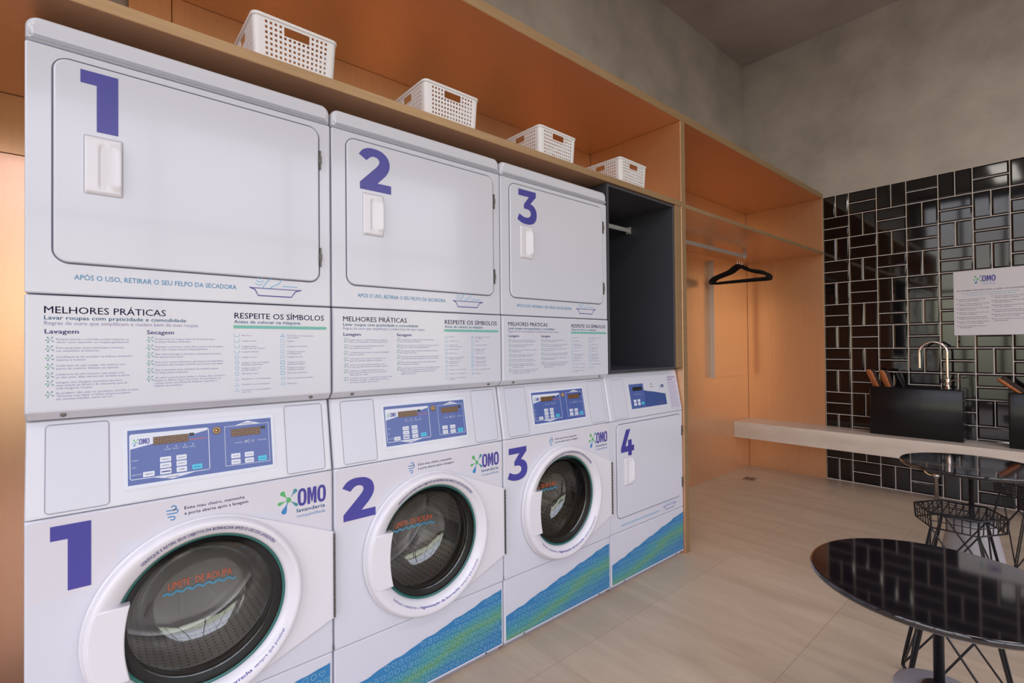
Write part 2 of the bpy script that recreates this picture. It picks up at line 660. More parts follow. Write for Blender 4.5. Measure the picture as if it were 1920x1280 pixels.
steel_back = mat('steel_drum_back', (0.82, 0.75, 0.71), 0.3, 0.45)

# blue-green print of the kick panels
kick_print = mat('blue_green_print', (0.03, 0.20, 0.48), 0.3)
_t = kick_print.node_tree
_b = _t.nodes['Principled BSDF']
_tc = _t.nodes.new('ShaderNodeTexCoord')
_mp = _t.nodes.new('ShaderNodeMapping')
_mp.inputs['Rotation'].default_value = (0, R(-10), 0)
_mp.inputs['Scale'].default_value = (0.8, 1, 2.4)
_sx = _t.nodes.new('ShaderNodeSeparateXYZ')
_ma = _t.nodes.new('ShaderNodeMath')
_ma.operation = 'MULTIPLY_ADD'
_ma.inputs[1].default_value = -0.181
_mb = _t.nodes.new('ShaderNodeMapRange')
_mb.inputs[1].default_value = -0.09
_mb.inputs[2].default_value = 0.126
_mc = _t.nodes.new('ShaderNodeMath')
_mc.operation = 'MULTIPLY_ADD'
_mc.inputs[1].default_value = 0.75
_n = _t.nodes.new('ShaderNodeTexNoise')
_n.inputs['Scale'].default_value = 4.2
_n.inputs['Detail'].default_value = 5
_r = _t.nodes.new('ShaderNodeValToRGB')
_r.color_ramp.elements[0].position = 0.22
_r.color_ramp.elements[0].color = (0.03, 0.19, 0.40, 1)
_r.color_ramp.elements[1].position = 0.86
_r.color_ramp.elements[1].color = (0.03, 0.20, 0.44, 1)
_e = _r.color_ramp.elements.new(0.40)
_e.color = (0.06, 0.27, 0.26, 1)
_e = _r.color_ramp.elements.new(0.52)
_e.color = (0.11, 0.30, 0.14, 1)
_e = _r.color_ramp.elements.new(0.66)
_e.color = (0.05, 0.27, 0.30, 1)
_t.links.new(_tc.outputs['Object'], _sx.inputs[0])
_t.links.new(_sx.outputs['X'], _ma.inputs[0])
_t.links.new(_sx.outputs['Z'], _ma.inputs[2])
_t.links.new(_ma.outputs[0], _mb.inputs[0])
_md = _t.nodes.new('ShaderNodeMath')
_md.operation = 'SUBTRACT'
_md.inputs[1].default_value = 0.375
_t.links.new(_tc.outputs['Object'], _mp.inputs[0])
_t.links.new(_mp.outputs[0], _n.inputs[0])
_t.links.new(_n.outputs[0], _mc.inputs[0])
_t.links.new(_mb.outputs[0], _mc.inputs[2])
_t.links.new(_mc.outputs[0], _md.inputs[0])
_t.links.new(_md.outputs[0], _r.inputs[0])
_t.links.new(_r.outputs[0], _b.inputs['Base Color'])

# floor: 1.2 x 0.6 porcelain planks with streaks
floor_m = bpy.data.materials.new('beige_porcelain_floor')
floor_m.use_nodes = True
_t = floor_m.node_tree
_b = _t.nodes['Principled BSDF']
_b.inputs['Roughness'].default_value = 0.36
_tc = _t.nodes.new('ShaderNodeTexCoord')
_mp = _t.nodes.new('ShaderNodeMapping')
_mp.inputs['Location'].default_value = (-2.69 + 1.2 * 4, 0.2 + 0.6 * 10, 0)
_bk = _t.nodes.new('ShaderNodeTexBrick')
_bk.offset = 0.0
_bk.inputs['Scale'].default_value = 1.0
_bk.inputs['Mortar Size'].default_value = 0.0022
_bk.inputs['Mortar Smooth'].default_value = 0.2
_bk.inputs['Brick Width'].default_value = 1.2
_bk.inputs['Row Height'].default_value = 0.6
_bk.inputs['Color1'].default_value = (0.96, 0.96, 0.96, 1)
_bk.inputs['Color2'].default_value = (1.06, 1.04, 1.02, 1)
_bk.inputs['Mortar'].default_value = (0.82, 0.78, 0.75, 1)
_t.links.new(_tc.outputs['Object'], _mp.inputs[0])
_t.links.new(_mp.outputs[0], _bk.inputs[0])
_m2 = _t.nodes.new('ShaderNodeMapping')
_m2.inputs['Scale'].default_value = (6.5, 1.0, 1)
_m2.inputs['Rotation'].default_value = (0, 0, R(4))
_n = _t.nodes.new('ShaderNodeTexNoise')
_n.inputs['Scale'].default_value = 1.6
_n.inputs['Detail'].default_value = 10
_n.inputs['Roughness'].default_value = 0.65
_n.inputs['Distortion'].default_value = 0.5
_r = _t.nodes.new('ShaderNodeValToRGB')
_r.color_ramp.elements[0].position = 0.30
_r.color_ramp.elements[0].color = (0.43, 0.335, 0.245, 1)
_r.color_ramp.elements[1].position = 0.70
_r.color_ramp.elements[1].color = (0.56, 0.46, 0.35, 1)
_t.links.new(_tc.outputs['Object'], _m2.inputs[0])
_t.links.new(_m2.outputs[0], _n.inputs[0])
_t.links.new(_n.outputs[0], _r.inputs[0])
_mx = _t.nodes.new('ShaderNodeMix')
_mx.data_type = 'RGBA'
_mx.blend_type = 'MULTIPLY'
_mx.inputs['Factor'].default_value = 1
_t.links.new(_r.outputs[0], _mx.inputs['A'])
_t.links.new(_bk.outputs['Color'], _mx.inputs['B'])
_t.links.new(_mx.outputs['Result'], _b.inputs['Base Color'])

# ------------------------------------------------------------------ the room
def struct(name, mb, m, **k):
    o = mb.build(name, m)
    o['kind'] = 'structure'
    return o


struct('floor', MB().box(XN - .2, XF + .2, YN - .2, YB + .2, -0.12, 0), floor_m)
struct('ceiling', MB().box(XN - .2, XF + .2, YN - .2, YB + .2, ZC, ZC + 0.12), cement_c)
struct('wall_left', MB().box(XN - .2, XF + .2, YB, YB + .18, 0, ZC), cement)
wall_r = struct('wall_right', MB().box(XF, XF + .18, YN - .2, YB, 0, ZC), cement)
# glazed walls behind the camera: solid piers and lintel around the openings
wb = MB()
wb.box(XN - .15, XF, YN - .15, YN, 3.5, ZC)
wb.box(XN - .15, XF, YN - .15, YN, 0, 0.3)
wb.box(XN - .15, -1.8, YN - .15, YN, 0.3, 3.5)
wb.box(4.2, XF, YN - .15, YN, 0.3, 3.5)
struct('wall_back', wb, plain_wall)
wn = MB()
wn.box(XN - .15, XN, YN, YB, 3.98, ZC)
wn.box(XN - .15, XN, YN, YB, 0, 0.1)
wn.box(XN - .15, XN, YN, -3.85, 0.1, 3.98)
wn.box(XN - .15, XN, 0.55, YB, 0.1, 3.98)
struct('wall_front', wn, plain_wall)
f1 = MB()
for x in (-1.8, -0.6, 0.6, 1.8, 3.0, 4.14):
    f1.box(x, x + .06, YN - .1, YN - .04, 0.3, 3.5)
for z in (0.3, 2.4, 3.44):
    f1.box(-1.8, 4.2, YN - .1, YN - .04, z, z + .06)
struct('window_1', f1, frame_m)
f2 = MB()
for y in (-3.85, -2.8, -1.75, -0.71, -.1, 0.49):
    f2.box(XN - .1, XN - .04, y, y + .06, 0.1, 3.98)
for z in (0.1, 2.2, 3.92):
    f2.box(XN - .1, XN - .04, -3.85, 0.55, z, z + .06)
struct('window_2', f2, frame_m)

# black bevelled tiles on the right wall: 20 cm blocks of two tiles, direction alternating
TZ = 2.5575
tb = MB()
gt = MB()
gt.box(XF - 0.004, XF - 0.0002, YN + .01, -0.012, 0.0, TZ)
g = 0.0026
bw, bh = 0.011, 0.005


def tile(y0, y1, z0, z1):
    z0c = max(z0, 0.002)
    if z1 - z0c < 0.02: return
    y0 += g; y1 -= g; z0c += g; z1 -= g
    x0 = XF - 0.004
    x1 = x0 - bh
    vs = [(x0, y0, z0c), (x0, y1, z0c), (x0, y1, z1), (x0, y0, z1)]
    xe = x0 - 0.0012
    vs += [(xe, y0, z0c), (xe, y1, z0c), (xe, y1, z1), (xe, y0, z1)]
    b = bw
    jit = [random.uniform(-.0003, .0003) for _ in range(2)]
    vs += [(x1 + jit[0], y0 + b, z0c + b), (x1 + jit[1], y1 - b, z0c + b), (x1 - jit[0], y1 - b, z1 - b), (x1 - jit[1], y0 + b, z1 - b)]
    fs = []
    for i in range(4):
        k = (i + 1) % 4
        fs.append((i, i + 4, k + 4, k))
        fs.append((i + 4, i + 8, k + 8, k + 4))
    fs.append((8, 11, 10, 9))
    tb.add(vs, fs)


ncol = 20
for c in range(ncol):
    ya = -0.012 - 0.2013 * c
    for r in range(13):
        za = TZ - 0.1968 * r
        if (c + r) % 2 == 0:
            tile(ya - .1006, ya, za - .1968, za)
            tile(ya - .2013, ya - .1006, za - .1968, za)
        else:
            tile(ya - .2013, ya, za - .0984, za)
            tile(ya - .2013, ya, za - .1968, za - .0984)
gt.build('grout', grout, wall_r)
fixn(tb.build('tiles', tile_m, wall_r, label='black bevelled glazed tiles'))

# housings of the added fill lamps, out of the frame
for i, ((lx, ly), pw) in enumerate(FILL_LAMPS):
    lm = bevel_box(lx - .6, lx + .6, ly - .17, ly + .17, ZC - 0.045, ZC - 0.001, 0.006)
    lm.build('added_ceiling_lamp', lamp_body, label='slim rectangular fill lamp added on the ceiling behind the viewpoint', cat='lamp', group='added ceiling lamps')

# ------------------------------------------------------------------ copper cabinet
YCF = -0.010
cab = empty('wardrobe_cabinet', (0, 0, 0), label='built-in copper laminate cabinet framing the machines with open shelves', cat='cabinet')
ST, SBm = 2.0708, 2.0401
bevel_box(-.2, XF - .001, YCF, 0.69, 2.550, 2.5945, 0.0015, 1).build('top_board', copper, cab)
bevel_box(-.2, 2.766, YCF, 0.674, SBm, ST, 0.0015, 1).build('shelf', copper, cab)
bevel_box(2.812, XF - .022, YCF, 0.674, 2.0364, 2.0615, 0.0015, 1).build('shelf', copper, cab)
bevel_box(2.766, 2.812, YCF, 0.674, 0.0, 2.5498, 0.0015, 1).build('divider_panel', copper, cab)
bevel_box(XF - .020, XF - .001, YCF, 0.674, 0.0, 2.5498, 0.001, 1).build('side_panel', copper, cab)
bevel_box(-.22, -0.2005, YCF, 0.674, 0.0, 2.5498, 0.001, 1).build('side_panel', copper, cab)
# front edge bands
eb = MB()
eb.box(-.2, XF - .001, YCF - .0012, YCF - .0002, 2.5505, 2.594)
eb.box(-.2, 2.766, YCF - .0012, YCF - .0002, SBm + .0005, ST - .0005)
eb.box(2.812, XF - .021, YCF - .0012, YCF - .0002, 2.037, 2.061)
eb.box(2.767, 2.811, YCF - .0012, YCF - .0002, 0.002, 2.5495)
eb.box(XF - .0195, XF - .0015, YCF - .0012, YCF - .0002, 0.002, 2.5495)
eb.build('edge_banding', copper_edge, cab, label='paler brown front edges')
bevel_box(0.224, 0.352, 0.676, 0.69, ST + .001, 2.5495, 0.001, 1).build('back_panel', copper, cab)
bevel_box(0.354, 2.772, 0.676, 0.69, ST + .001, 2.5495, 0.001, 1).build('back_panel', copper, cab)
bevel_box(-.2, 2.772, 0.676, 0.69, 1.851, SBm - .001, 0.001, 1).build('back_panel', copper, cab)
bevel_box(-.2, 2.772, 0.674, 0.69, 0.0, 1.849, 0.001, 1).build('back_panel', copper_metal, cab, label='lower back panel of shinier brushed copper')
bevel_box(2.772, XF - .001, 0.676, 0.69, 0.0, 2.5495, 0.001, 1).build('back_panel', copper, cab)

# shallow mounted panel with aluminium edge
wp = empty('mounted_panel', (4.42, 0.676, 0.924), label='shallow copper panel with pale aluminium edge strip fixed behind the hangers', cat='panel')
m_ = MB().box(0.004, 0.59, -0.020, -0.001, 0, 1.066)
m_.build('panel_face', copper, wp)
MB().box(-0.004, 0.0038, -0.044, -0.001, -0.002, 1.068).build('edge_strip', alu, wp, label='pale aluminium strip')

# closet rail in the right bay
rail = empty('closet_rail', (3.6, 0.357, 1.985), label='metal clothes rail under the shelf holding the black hangers', cat='rail')
m_ = MB()
m_.box(-0.786, 0.83, -0.006, 0.006, -0.014, 0.014)
m_.build('rail_bar', alu, rail)
m_ = MB()
m_.box(0.826, 0.842, -0.012, 0.012, -0.018, 0.0510)
m_.build('rail_bracket', alu, rail)
m_ = MB()
m_.box(-0.7875, -0.775, -0.02, 0.02, -0.02, 0.022)
m_.build('rail_bracket', alu, rail)

# graphite niche above machine 4
nb = empty('open_niche', (2.08, 0.0, 1.088), label='dark graphite open box with a hanging rail above machine 4', cat='niche')
NW = 2.700 - 2.08
t_ = 0.014
NH = SBm - 1.088 - .002
bevel_box(0, t_, 0, 0.66, 0, NH, .001, 1).build('side_panel', niche_grey, nb)
bevel_box(NW - t_, NW, 0, 0.66, 0, NH, .001, 1).build('side_panel', niche_grey, nb)
bevel_box(t_ + .0003, NW - t_ - .0003, 0, 0.66, NH - t_, NH, .001, 1).build('top_panel', niche_grey, nb)
bevel_box(t_ + .0003, NW - t_ - .0003, 0, 0.66, 0, 0.010, .001, 1).build('bottom_panel', niche_grey, nb)
bevel_box(t_ + .0003, NW - t_ - .0003, 0.645, 0.66, 0.011, NH - t_ - .001, .001, 1).build('back_panel', niche_grey, nb)
m_ = MB()
m_.box(t_, NW - t_ - .012, 0.297, 0.309, 1.942 - 1.088 - .012, 1.942 - 1.088 + .012)
m_.build('rail_bar', alu, nb)
m_ = bevel_box(NW - t_ - .012, NW - t_ - .0002, 0.287, 0.319, 1.942 - 1.088 - .022, 1.942 - 1.088 + .020, .003)
m_.build('rail_bracket', alu, nb)
fil = bevel_box(2.7005, 2.7655, -0.008, 0.03, 1.092, SBm - .001, .001, 1)
fil.build('filler_strip', copper_edge, cab, label='narrow vertical strip beside the niche')

# ------------------------------------------------------------------ stacked washer and dryer
def slantT():
    # local (x, depth, v) -> on the leaning control fascia
    return Matrix(((1, 0, 0, 0), (0, 0.985, 0.1725, -0.006), (0, -0.1725, 0.985, 0.845), (0, 0, 0, 1)))


ST_ = slantT()
G = 0.0025
X0, X1 = G, W - G
DC = (0.350, 0.533)      # centre of the porthole
PRINT = [navy_ink, grey_ink, cyan_ink, purple_ink, mint_ink, green_ink, teal_ink, blue_ink, violet, white_ink]
(NAVY, GREY, CYAN, PURP, MINT, GREEN, TEAL, BLUE, VIO, WHITE) = range(10)


def basin_icon(mb, x, z, w, y):
    h = w * 0.16
    ribbon(mb, [(x, z + h), (x + w * .10, z + h * .75), (x + w * .16, z), (x + w * .80, z), (x + w * .88, z + h * .75), (x + w, z + h)], w * .022, y, NAVY)
    ribbon(mb, [(x + w * .02, z + h * .95), (x + w * .98, z + h * .95)], w * .016, y, NAVY)
    hand = smooth_path([(x + w * .24, z + h * 1.0, 0), (x + w * .34, z + h * 1.9, 0), (x + w * .46, z + h * 2.5, 0), (x + w * .60, z + h * 2.6, 0), (x + w * .56, z + h * 1.7, 0), (x + w * .44, z + h * 1.3, 0), (x + w * .36, z + h * .9, 0)], 5)
    ribbon(mb, [(a[0], a[1]) for a in hand], w * .014, y, CYAN)
    for k, (a, b) in enumerate(((.10, .24), (.12, .26), (.14, .25))):
        zz = z + h * (1.4 + .4 * k)
        ribbon(mb, [(x + w * a, zz + h * .12), (x + w * (a + b) / 2, zz - h * .1), (x + w * b, zz + h * .1)], w * .012, y, CYAN)
    ribbon(mb, [(x + w * .62, z + h * 1.35), (x + w * .92, z + h * 1.35)], w * .014, y, CYAN)


def wind_icon(mb, x, z, s, y):
    for k, (dz, l, rr) in enumerate(((0.28, .75, .18), (0.0, .95, .16), (-.26, .65, .15))):
        p = [(x + s * .05 * k, z + s * dz)]
        p.append((x + s * l * .6, z + s * dz))
        sg = 1 if k < 2 else -1
        cx, cz = x + s * l * .7, z + s * (dz + sg * rr)
        for i in range(9):
            a = R(-90 * sg + sg * 250 * i / 8)
            p.append((cx + s * rr * math.cos(a), cz + s * rr * math.sin(a)))
        ribbon(mb, p, s * .09, y, BLUE)


LAV = [["Roupas escuras e coloridas podem manchar as", "claras. Lave separado, as roupas agradecem!"],
       ["Para pequenas peças delicadas e íntimas,", "use saquinhos protetores."],
       ["Certifique-se de esvaziar os bolsos, fechando", "zíperes e botões."],
       ["Cuide bem de suas roupas, não misture com", "panos de cozinha, limpeza ou tapetes."],
       ["Lembre-se de não misturar suas peças com", "as dos pets. Elas devem ser lavadas à parte."],
       ["Lavagem com dosagem automática da marca", "mais amada do Brasil e do amaciante que dá", "vida longa às roupas."],
       ["Se preferir não usar os produtos, escolha o ciclo", "“Somente com Água” e utilize sempre produtos", "em versões líquidas, nunca em pó."]]
SEC = [["Sacuda bem as roupas antes de secar para que", "as peças fiquem alinhadas."],
       ["Durante o processo, evite abrir a porta da secadora", "para suas roupas secarem adequadamente."],
       ["Não sobrecarregue a secadora, suas peças precisam", "de espaço para girar."],
       ["Para secar peças volumosas, permaneça na lavanderia", "e garanta que estejam girando para secar por igual."],
       ["Não é permitido lavar edredons de tamanho queen", "ou king nestas máquinas."],
       ["Ao abrir a porta para retirar a roupa, faça um favor:", "limpe os filtros antes de usá-la. Se encontrar as", "roupas secas com fibras da máquina e garanta a", "higiene da secadora."]]
SYL = ["Não lavar", "Lavagem manual", "Lavagem normal|roupa com até 30 graus", "Lavagem delicada", "Lavagem a seco", "Lavagem a seco com cuidado|limpeza profissional", "Lavagem a seco com|percloroetileno", "Não lavar a seco", "Permitido o uso de alvejante", "Proibido o uso de alvejante", "Permitido o uso de alvejante|com cloro"]
SYR = ["Permitido o uso de alvejante|sem oxigênio", "Secagem", "Secagem na horizontal", "Secagem na vertical|por gotejamento", "Secagem em varal", "Secagem na secadora|temperatura mínima", "Secagem na secadora|temperatura máxima", "Não secar na secadora", "Passar à temperatura mínima", "Não passar"]


def mini_splat(mb, x, z, s, y):
    for a, c in ((55, TEAL), (125, TEAL), (190, GREEN), (240, TEAL), (-35, TEAL)):
        drop(mb, x, z, R(a), s * .05, s * .60, s * .17, y, c)


def make_stack():
    root = empty('stacked_washer_dryer', (0, 0, 0))
    # ---- body shell
    b = MB()
    slab(b, rrect(X0, X1, 0.02, 0.276, .006), 0.0, 0.66, .004)
    o = b.build('kick_panel', enamel, root)
    kick_decal(o)
    MB().box(X0 + .01, X1 - .01, 0.02, 0.66, 0.0, 0.0195).build('base_plinth', soft_line, root)
    washer_body(root)
    # control fascia (leaning) with side cheeks
    b = MB()
    prof = [(0.66, 0.8455), (-0.0055, 0.8455), (-0.0051, 0.850), (0.0313, 1.058), (0.035, 1.061), (0.66, 1.061)]
    ring = lambda x, d: [(x, y + d * (1 if y < .6 else 0), z) for y, z in prof]
    b.loft([ring(X0, .006), ring(X0 + .002, .002), ring(X0 + .006, 0), ring(X1 - .006, 0), ring(X1 - .002, .002), ring(X1, .006)], True, True, 0, None, False)
    cf = fixn(b.build('control_fascia', enamel, root))
    for x0, x1 in ((0.037, 0.149), (0.558, 0.667)):
        b = MB()
        slab(b, rrect(x0, x1, 0.008, 0.207, .007), -0.0012, 0.004, .0012, 0, ST_)
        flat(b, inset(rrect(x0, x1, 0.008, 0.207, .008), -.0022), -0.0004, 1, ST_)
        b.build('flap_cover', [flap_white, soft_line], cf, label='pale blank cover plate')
    overlay(root)
    # ---- instruction panel
    b = MB()
    prof = [(0.66, 1.0635), (0.022, 1.0635), (0.016, 1.066), (-0.003, 1.083), (-0.004, 1.087), (-0.004, 1.347), (-0.001, 1.350), (0.66, 1.350)]
    b.loft([ring2(prof, X0, .006), ring2(prof, X0 + .002, .002), ring2(prof, X0 + .006, 0), ring2(prof, X1 - .006, 0), ring2(prof, X1 - .002, .002), ring2(prof, X1, .006)], True, True, 0, None, False)
    ip = fixn(b.build('instruction_panel', enamel, root))
    for sx in (0.067, 0.628):
        b = MB()
        Ts = Matrix.Translation((sx, 0.006, 1.0745)) @ Matrix.Rotation(R(-25), 4, 'X')
        prof_ = [(0.0, 0.0), (0.0055, 0), (0.0055, -0.003), (0.004, -0.0042), (0.0, -0.0045)]
        m0 = MB()
        lathe(m0, prof_, (0, 0), 12)
        b.add(m0.v, m0.f, 0, Ts, True)
        arc = [(0.034 * math.sin(R(a)) * 1.0, 0.016 * math.cos(R(a)) - 0.004) for a in range(-72, 73, 12)]
        m1 = MB()
        ribbon(m1, arc, 0.0022, -0.0065)
        b.add(m1.v, m1.f, 1, Ts)
        b.build('screw', [hinge_m, flap_white], ip)
    y = -0.0045
    p = MB()
    text(p, "MELHORES PRÁTICAS", .035, 1.309, .0165, .227, .004, y, PURP)
    text(p, "Lavar roupas com praticidade e comodidade", .035, 1.2945, .0095, .271, .006, y, CYAN)
    text(p, "Regras de ouro que simplificam e cuidam bem de suas roupas", .035, 1.2825, .0090, .298, .0, y, GREY)
    text(p, "Lavagem", .036, 1.2625, .0105, .058, .02, y, PURP)
    text(p, "Secagem", .223, 1.2625, .0105, .056, .02, y, PURP)
    for z, ls in zip((1.2475, 1.2275, 1.2065, 1.1865, 1.1665, 1.1480, 1.1235), LAV):
        mini_splat(p, .0445, z + .0005, .014, y)
        for i, l in enumerate(ls):
            text(p, l, .055, z - i * .0068, .0046, len(l) * .00306, 0, y, GREY)
    for z, ls in zip((1.2485, 1.2285, 1.2095, 1.1895, 1.1695, 1.1500), SEC):
        mini_splat(p, .2300, z + .0005, .014, y)
        for i, l in enumerate(ls):
            text(p, l, .239, z - i * .0068, .0046, len(l) * .00298, 0, y, GREY)
    text(p, "RESPEITE OS SÍMBOLOS", .419, 1.3085, .0165, .247, .006, y, NAVY)
    text(p, "Antes de colocar na máquina", .418, 1.2950, .0095, .177, .006, y, CYAN)
    flat(p, [(.416, 1.2805), (.674, 1.2805), (.674, 1.2895), (.416, 1.2895)], y, MINT)
    text(p, "lave, seque, passe e cuide de suas roupas seguindo as etiquetas", .425, 1.2825, .0048, .235, 0, y - .0001, CYAN)
    for i, s in enumerate(SYL):
        z = 1.2615 - i * .0153
        for q in range(1):
            if i in (8, 9, 10):
                ribbon(p, [(.419, z - .004), (.430, z - .004), (.4245, z + .005)], .0011, y, CYAN, None, True)
            elif i in (4, 5, 6, 7):
                ribbon(p, [(.4245 + .0048 * math.cos(R(a)), z + .0048 * math.sin(R(a))) for a in range(0, 360, 36)], .0010, y, CYAN, None, True)
            else:
                ribbon(p, [(.418, z + .004), (.4195, z - .004), (.4295, z - .004), (.431, z + .004)], .0011, y, CYAN)
        for j, l in enumerate(s.split('|')):
            text(p, l, .437, z - .002 - j * .0058, .0040, len(l) * .0027, 0, y, GREY)
    for i, s in enumerate(SYR):
        z = 1.2615 - i * .0157
        if i == 0:
            ribbon(p, [(.539, z - .004), (.550, z - .004), (.5445, z + .005)], .0022, y, CYAN, None, True)
        elif i >= 8:
            ribbon(p, [(.539, z - .003), (.551, z - .003), (.549, z + .003), (.542, z + .003)], .0011, y, CYAN, None, True)
        else:
            ribbon(p, [(.5395, z - .0045), (.5495, z - .0045), (.5495, z + .0045), (.5395, z + .0045)], .0011 if i < 5 else .0018, y, CYAN, None, True)
        for j, l in enumerate(s.split('|')):
            text(p, l, .558, z - .002 - j * .0058, .0040, len(l) * .0027, 0, y, GREY)
    p.build('printed_instructions', PRINT, ip, label='violet and blue printed laundry tips and care symbols')
    # ---- dryer body, cap, door
    b = MB()
    slab(b, rrect(X0, X1, 1.3535, 1.924, .005), 0.0, 0.66, .004)
    db = b.build('dryer_front', enamel, root)
    b = MB()
    slab(b, rrect(X0, X1, 1.9275, 1.985, (.004, .004, .026, .026), 8), -0.002, 0.66, .014, 0, None, 5)
    b.build('top_cap', enamel, root)
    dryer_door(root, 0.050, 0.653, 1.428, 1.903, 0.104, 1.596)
    p = MB()
    text(p, "APÓS O USO, RETIRAR O SEU FELPO DA SECADORA", .086, 1.3895, .0125, .339, .004, -0.0006, CYAN)
    basin_icon(p, .458, 1.376, .142, -0.0006)
    p.build('lint_notice', PRINT, db, label='light blue notice and basin drawing')
    return root


def ring2(prof, x, d):
    return [(x, y + (d if y < .6 else 0), z) for y, z in prof]


def hf_handle(x, z, w, h, yf):
    """recessed pull: plate with a scooped pocket on its right side"""
    nx, nz = 26, 30
    vs, fs = [], []
    for j in range(nz + 1):
        for i in range(nx + 1):
            u, v = i / nx, j / nz
            edge = min(min(u, 1 - u) * w, min(v, 1 - v) * h)
            lift = 0.0050
            uu, vv = (u - .36) / .60, (v - .09) / .80
            if 0 < uu < 1 and 0 < vv < 1:
                k = min(1, vv * 10, (1 - vv) * 10) * min(1, uu * 10)
                low = 0.0006 + 0.0125 * uu ** 1.3
                lift = lift * (1 - k) + low * k
            elif uu >= 1:
                kk = max(0.0, min(1, vv * 6 + .2, (1 - vv) * 6 + .2))
                lift = 0.0050 + 0.0075 * kk
            lift *= min(1, edge / 0.0025)
            vs.append((x + u * w, yf - lift, z + v * h))
    for j in range(nz):
        for i in range(nx):
            a = j * (nx + 1) + i
            fs.append((a, a + 1, a + nx + 2, a + nx + 1))
    m = MB()
    m.add(vs, fs, 0, None, True)
    return m


def dryer_door(root, x0, x1, z0, z1, hx, hz, hh=0.138, hw=0.071):
    g_ = MB()
    flat(g_, inset(rrect(x0, x1, z0, z1, .030, 8), -.0035), -0.0004, 0)  # dark outline painted in for the shadowed gap round the door
    slab(g_, rrect(x0, x1, z0, z1, .028, 8), -0.0050, 0.0, .004, 1)
    ribbon(g_, rrect(hx - .0004, hx + hw + .0004, hz - .0006, hz + hh + .0004, .003, 3), .0016, -.00515, 2, None, True)
    d = g_.build('dryer_door', [gap_shade, enamel, soft_line], root)
    hf_handle(hx, hz, hw, hh, -0.0048).build('door_handle', door_plastic, d, label='recessed white pull')
    for hz0 in (z0 + (z1 - z0) * .10, z0 + (z1 - z0) * .735):
        h = MB()
        h.box(x1 + .001, x1 + .006, -0.0075, -0.0005, hz0, hz0 + .058)
        h.box(x1 - .001, x1 + .0078, -0.0085, -0.0005, hz0 + .018, hz0 + .040)
        h.build('door_hinge', hinge_m, d)
    return d


def kick_decal(par, wav=0.0):
    d = MB()
    n = 60
    top = []
    for i in range(n + 1):
        u = i / n
        top.append((.012 + u * .669, .128 + .121 * u + .0020 * math.sin(u * 31) + .0012 * math.sin(u * 67 + 1)))
    for i in range(n):
        (xa, za), (xb, zb) = top[i], top[i + 1]
        flat(d, [(xa, .030), (xb, .030), (xb, zb), (xa, za)], -0.0006, 0)
    random.seed(11)
    s = .0092
    row = 0
    z = .045
    while z < .245:
        x = .026 + (row % 2) * .011
        k = row
        while x < .672:
            lim = .128 + .121 * (x - .012) / .669
            if z + s * 1.2 < lim:
                t = k % 5
                if t == 0:
                    pts = [(x + s * .9 * math.cos(R(a)), z + s * .9 * math.sin(R(a))) for a in range(0, 360, 36)]
                    ribbon(d, pts, .0017, -0.0009, 1, None, True)
                elif t == 1:
                    pts = [(0, -1), (-.9, -.1), (-1, .45), (-.5, .85), (0, .4), (.5, .85), (1, .45), (.9, -.1)]
                    ribbon(d, [(x + s * a, z + s * b) for a, b in pts], .0017, -0.0009, 1, None, True)
                elif t == 2:
                    pts = [(-.8, .8), (.3, .8), (.8, .4), (.8, -.9), (-.4, -.9), (-.9, -.4), (-.4, 0), (.8, 0)]
                    ribbon(d, [(x + s * a, z + s * b) for a, b in pts], .0017, -0.0009, 1)
                elif t == 3:
                    pts = [(-1, .7), (-.5, .3), (0, .6), (.5, .3), (1, .7), (.7, -.8), (-.7, -.8)]
                    ribbon(d, [(x + s * a, z + s * b) for a, b in pts], .0017, -0.0009, 1, None, True)
                else:
                    pts = [(-.9, -.8), (-.9, .1), (-.3, .1), (-.3, .8), (.9, .8), (.9, -.8)]
                    ribbon(d, [(x + s * a, z + s * b) for a, b in pts], .0017, -0.0009, 1, None, True)
            x += .0258
            k += 1
        z += .0255
        row += 1
    d.build('printed_band', [kick_print, light_blue_line], par, label='diagonal blue and green printed band with outline icons')
    for x in (.11, .60):
        h = MB()
        lathe(h, [(.0, -.0022), (.004, -.002), (.004, .0)], (x, .024), 10)
        h.build('panel_screw', hinge_m, par)


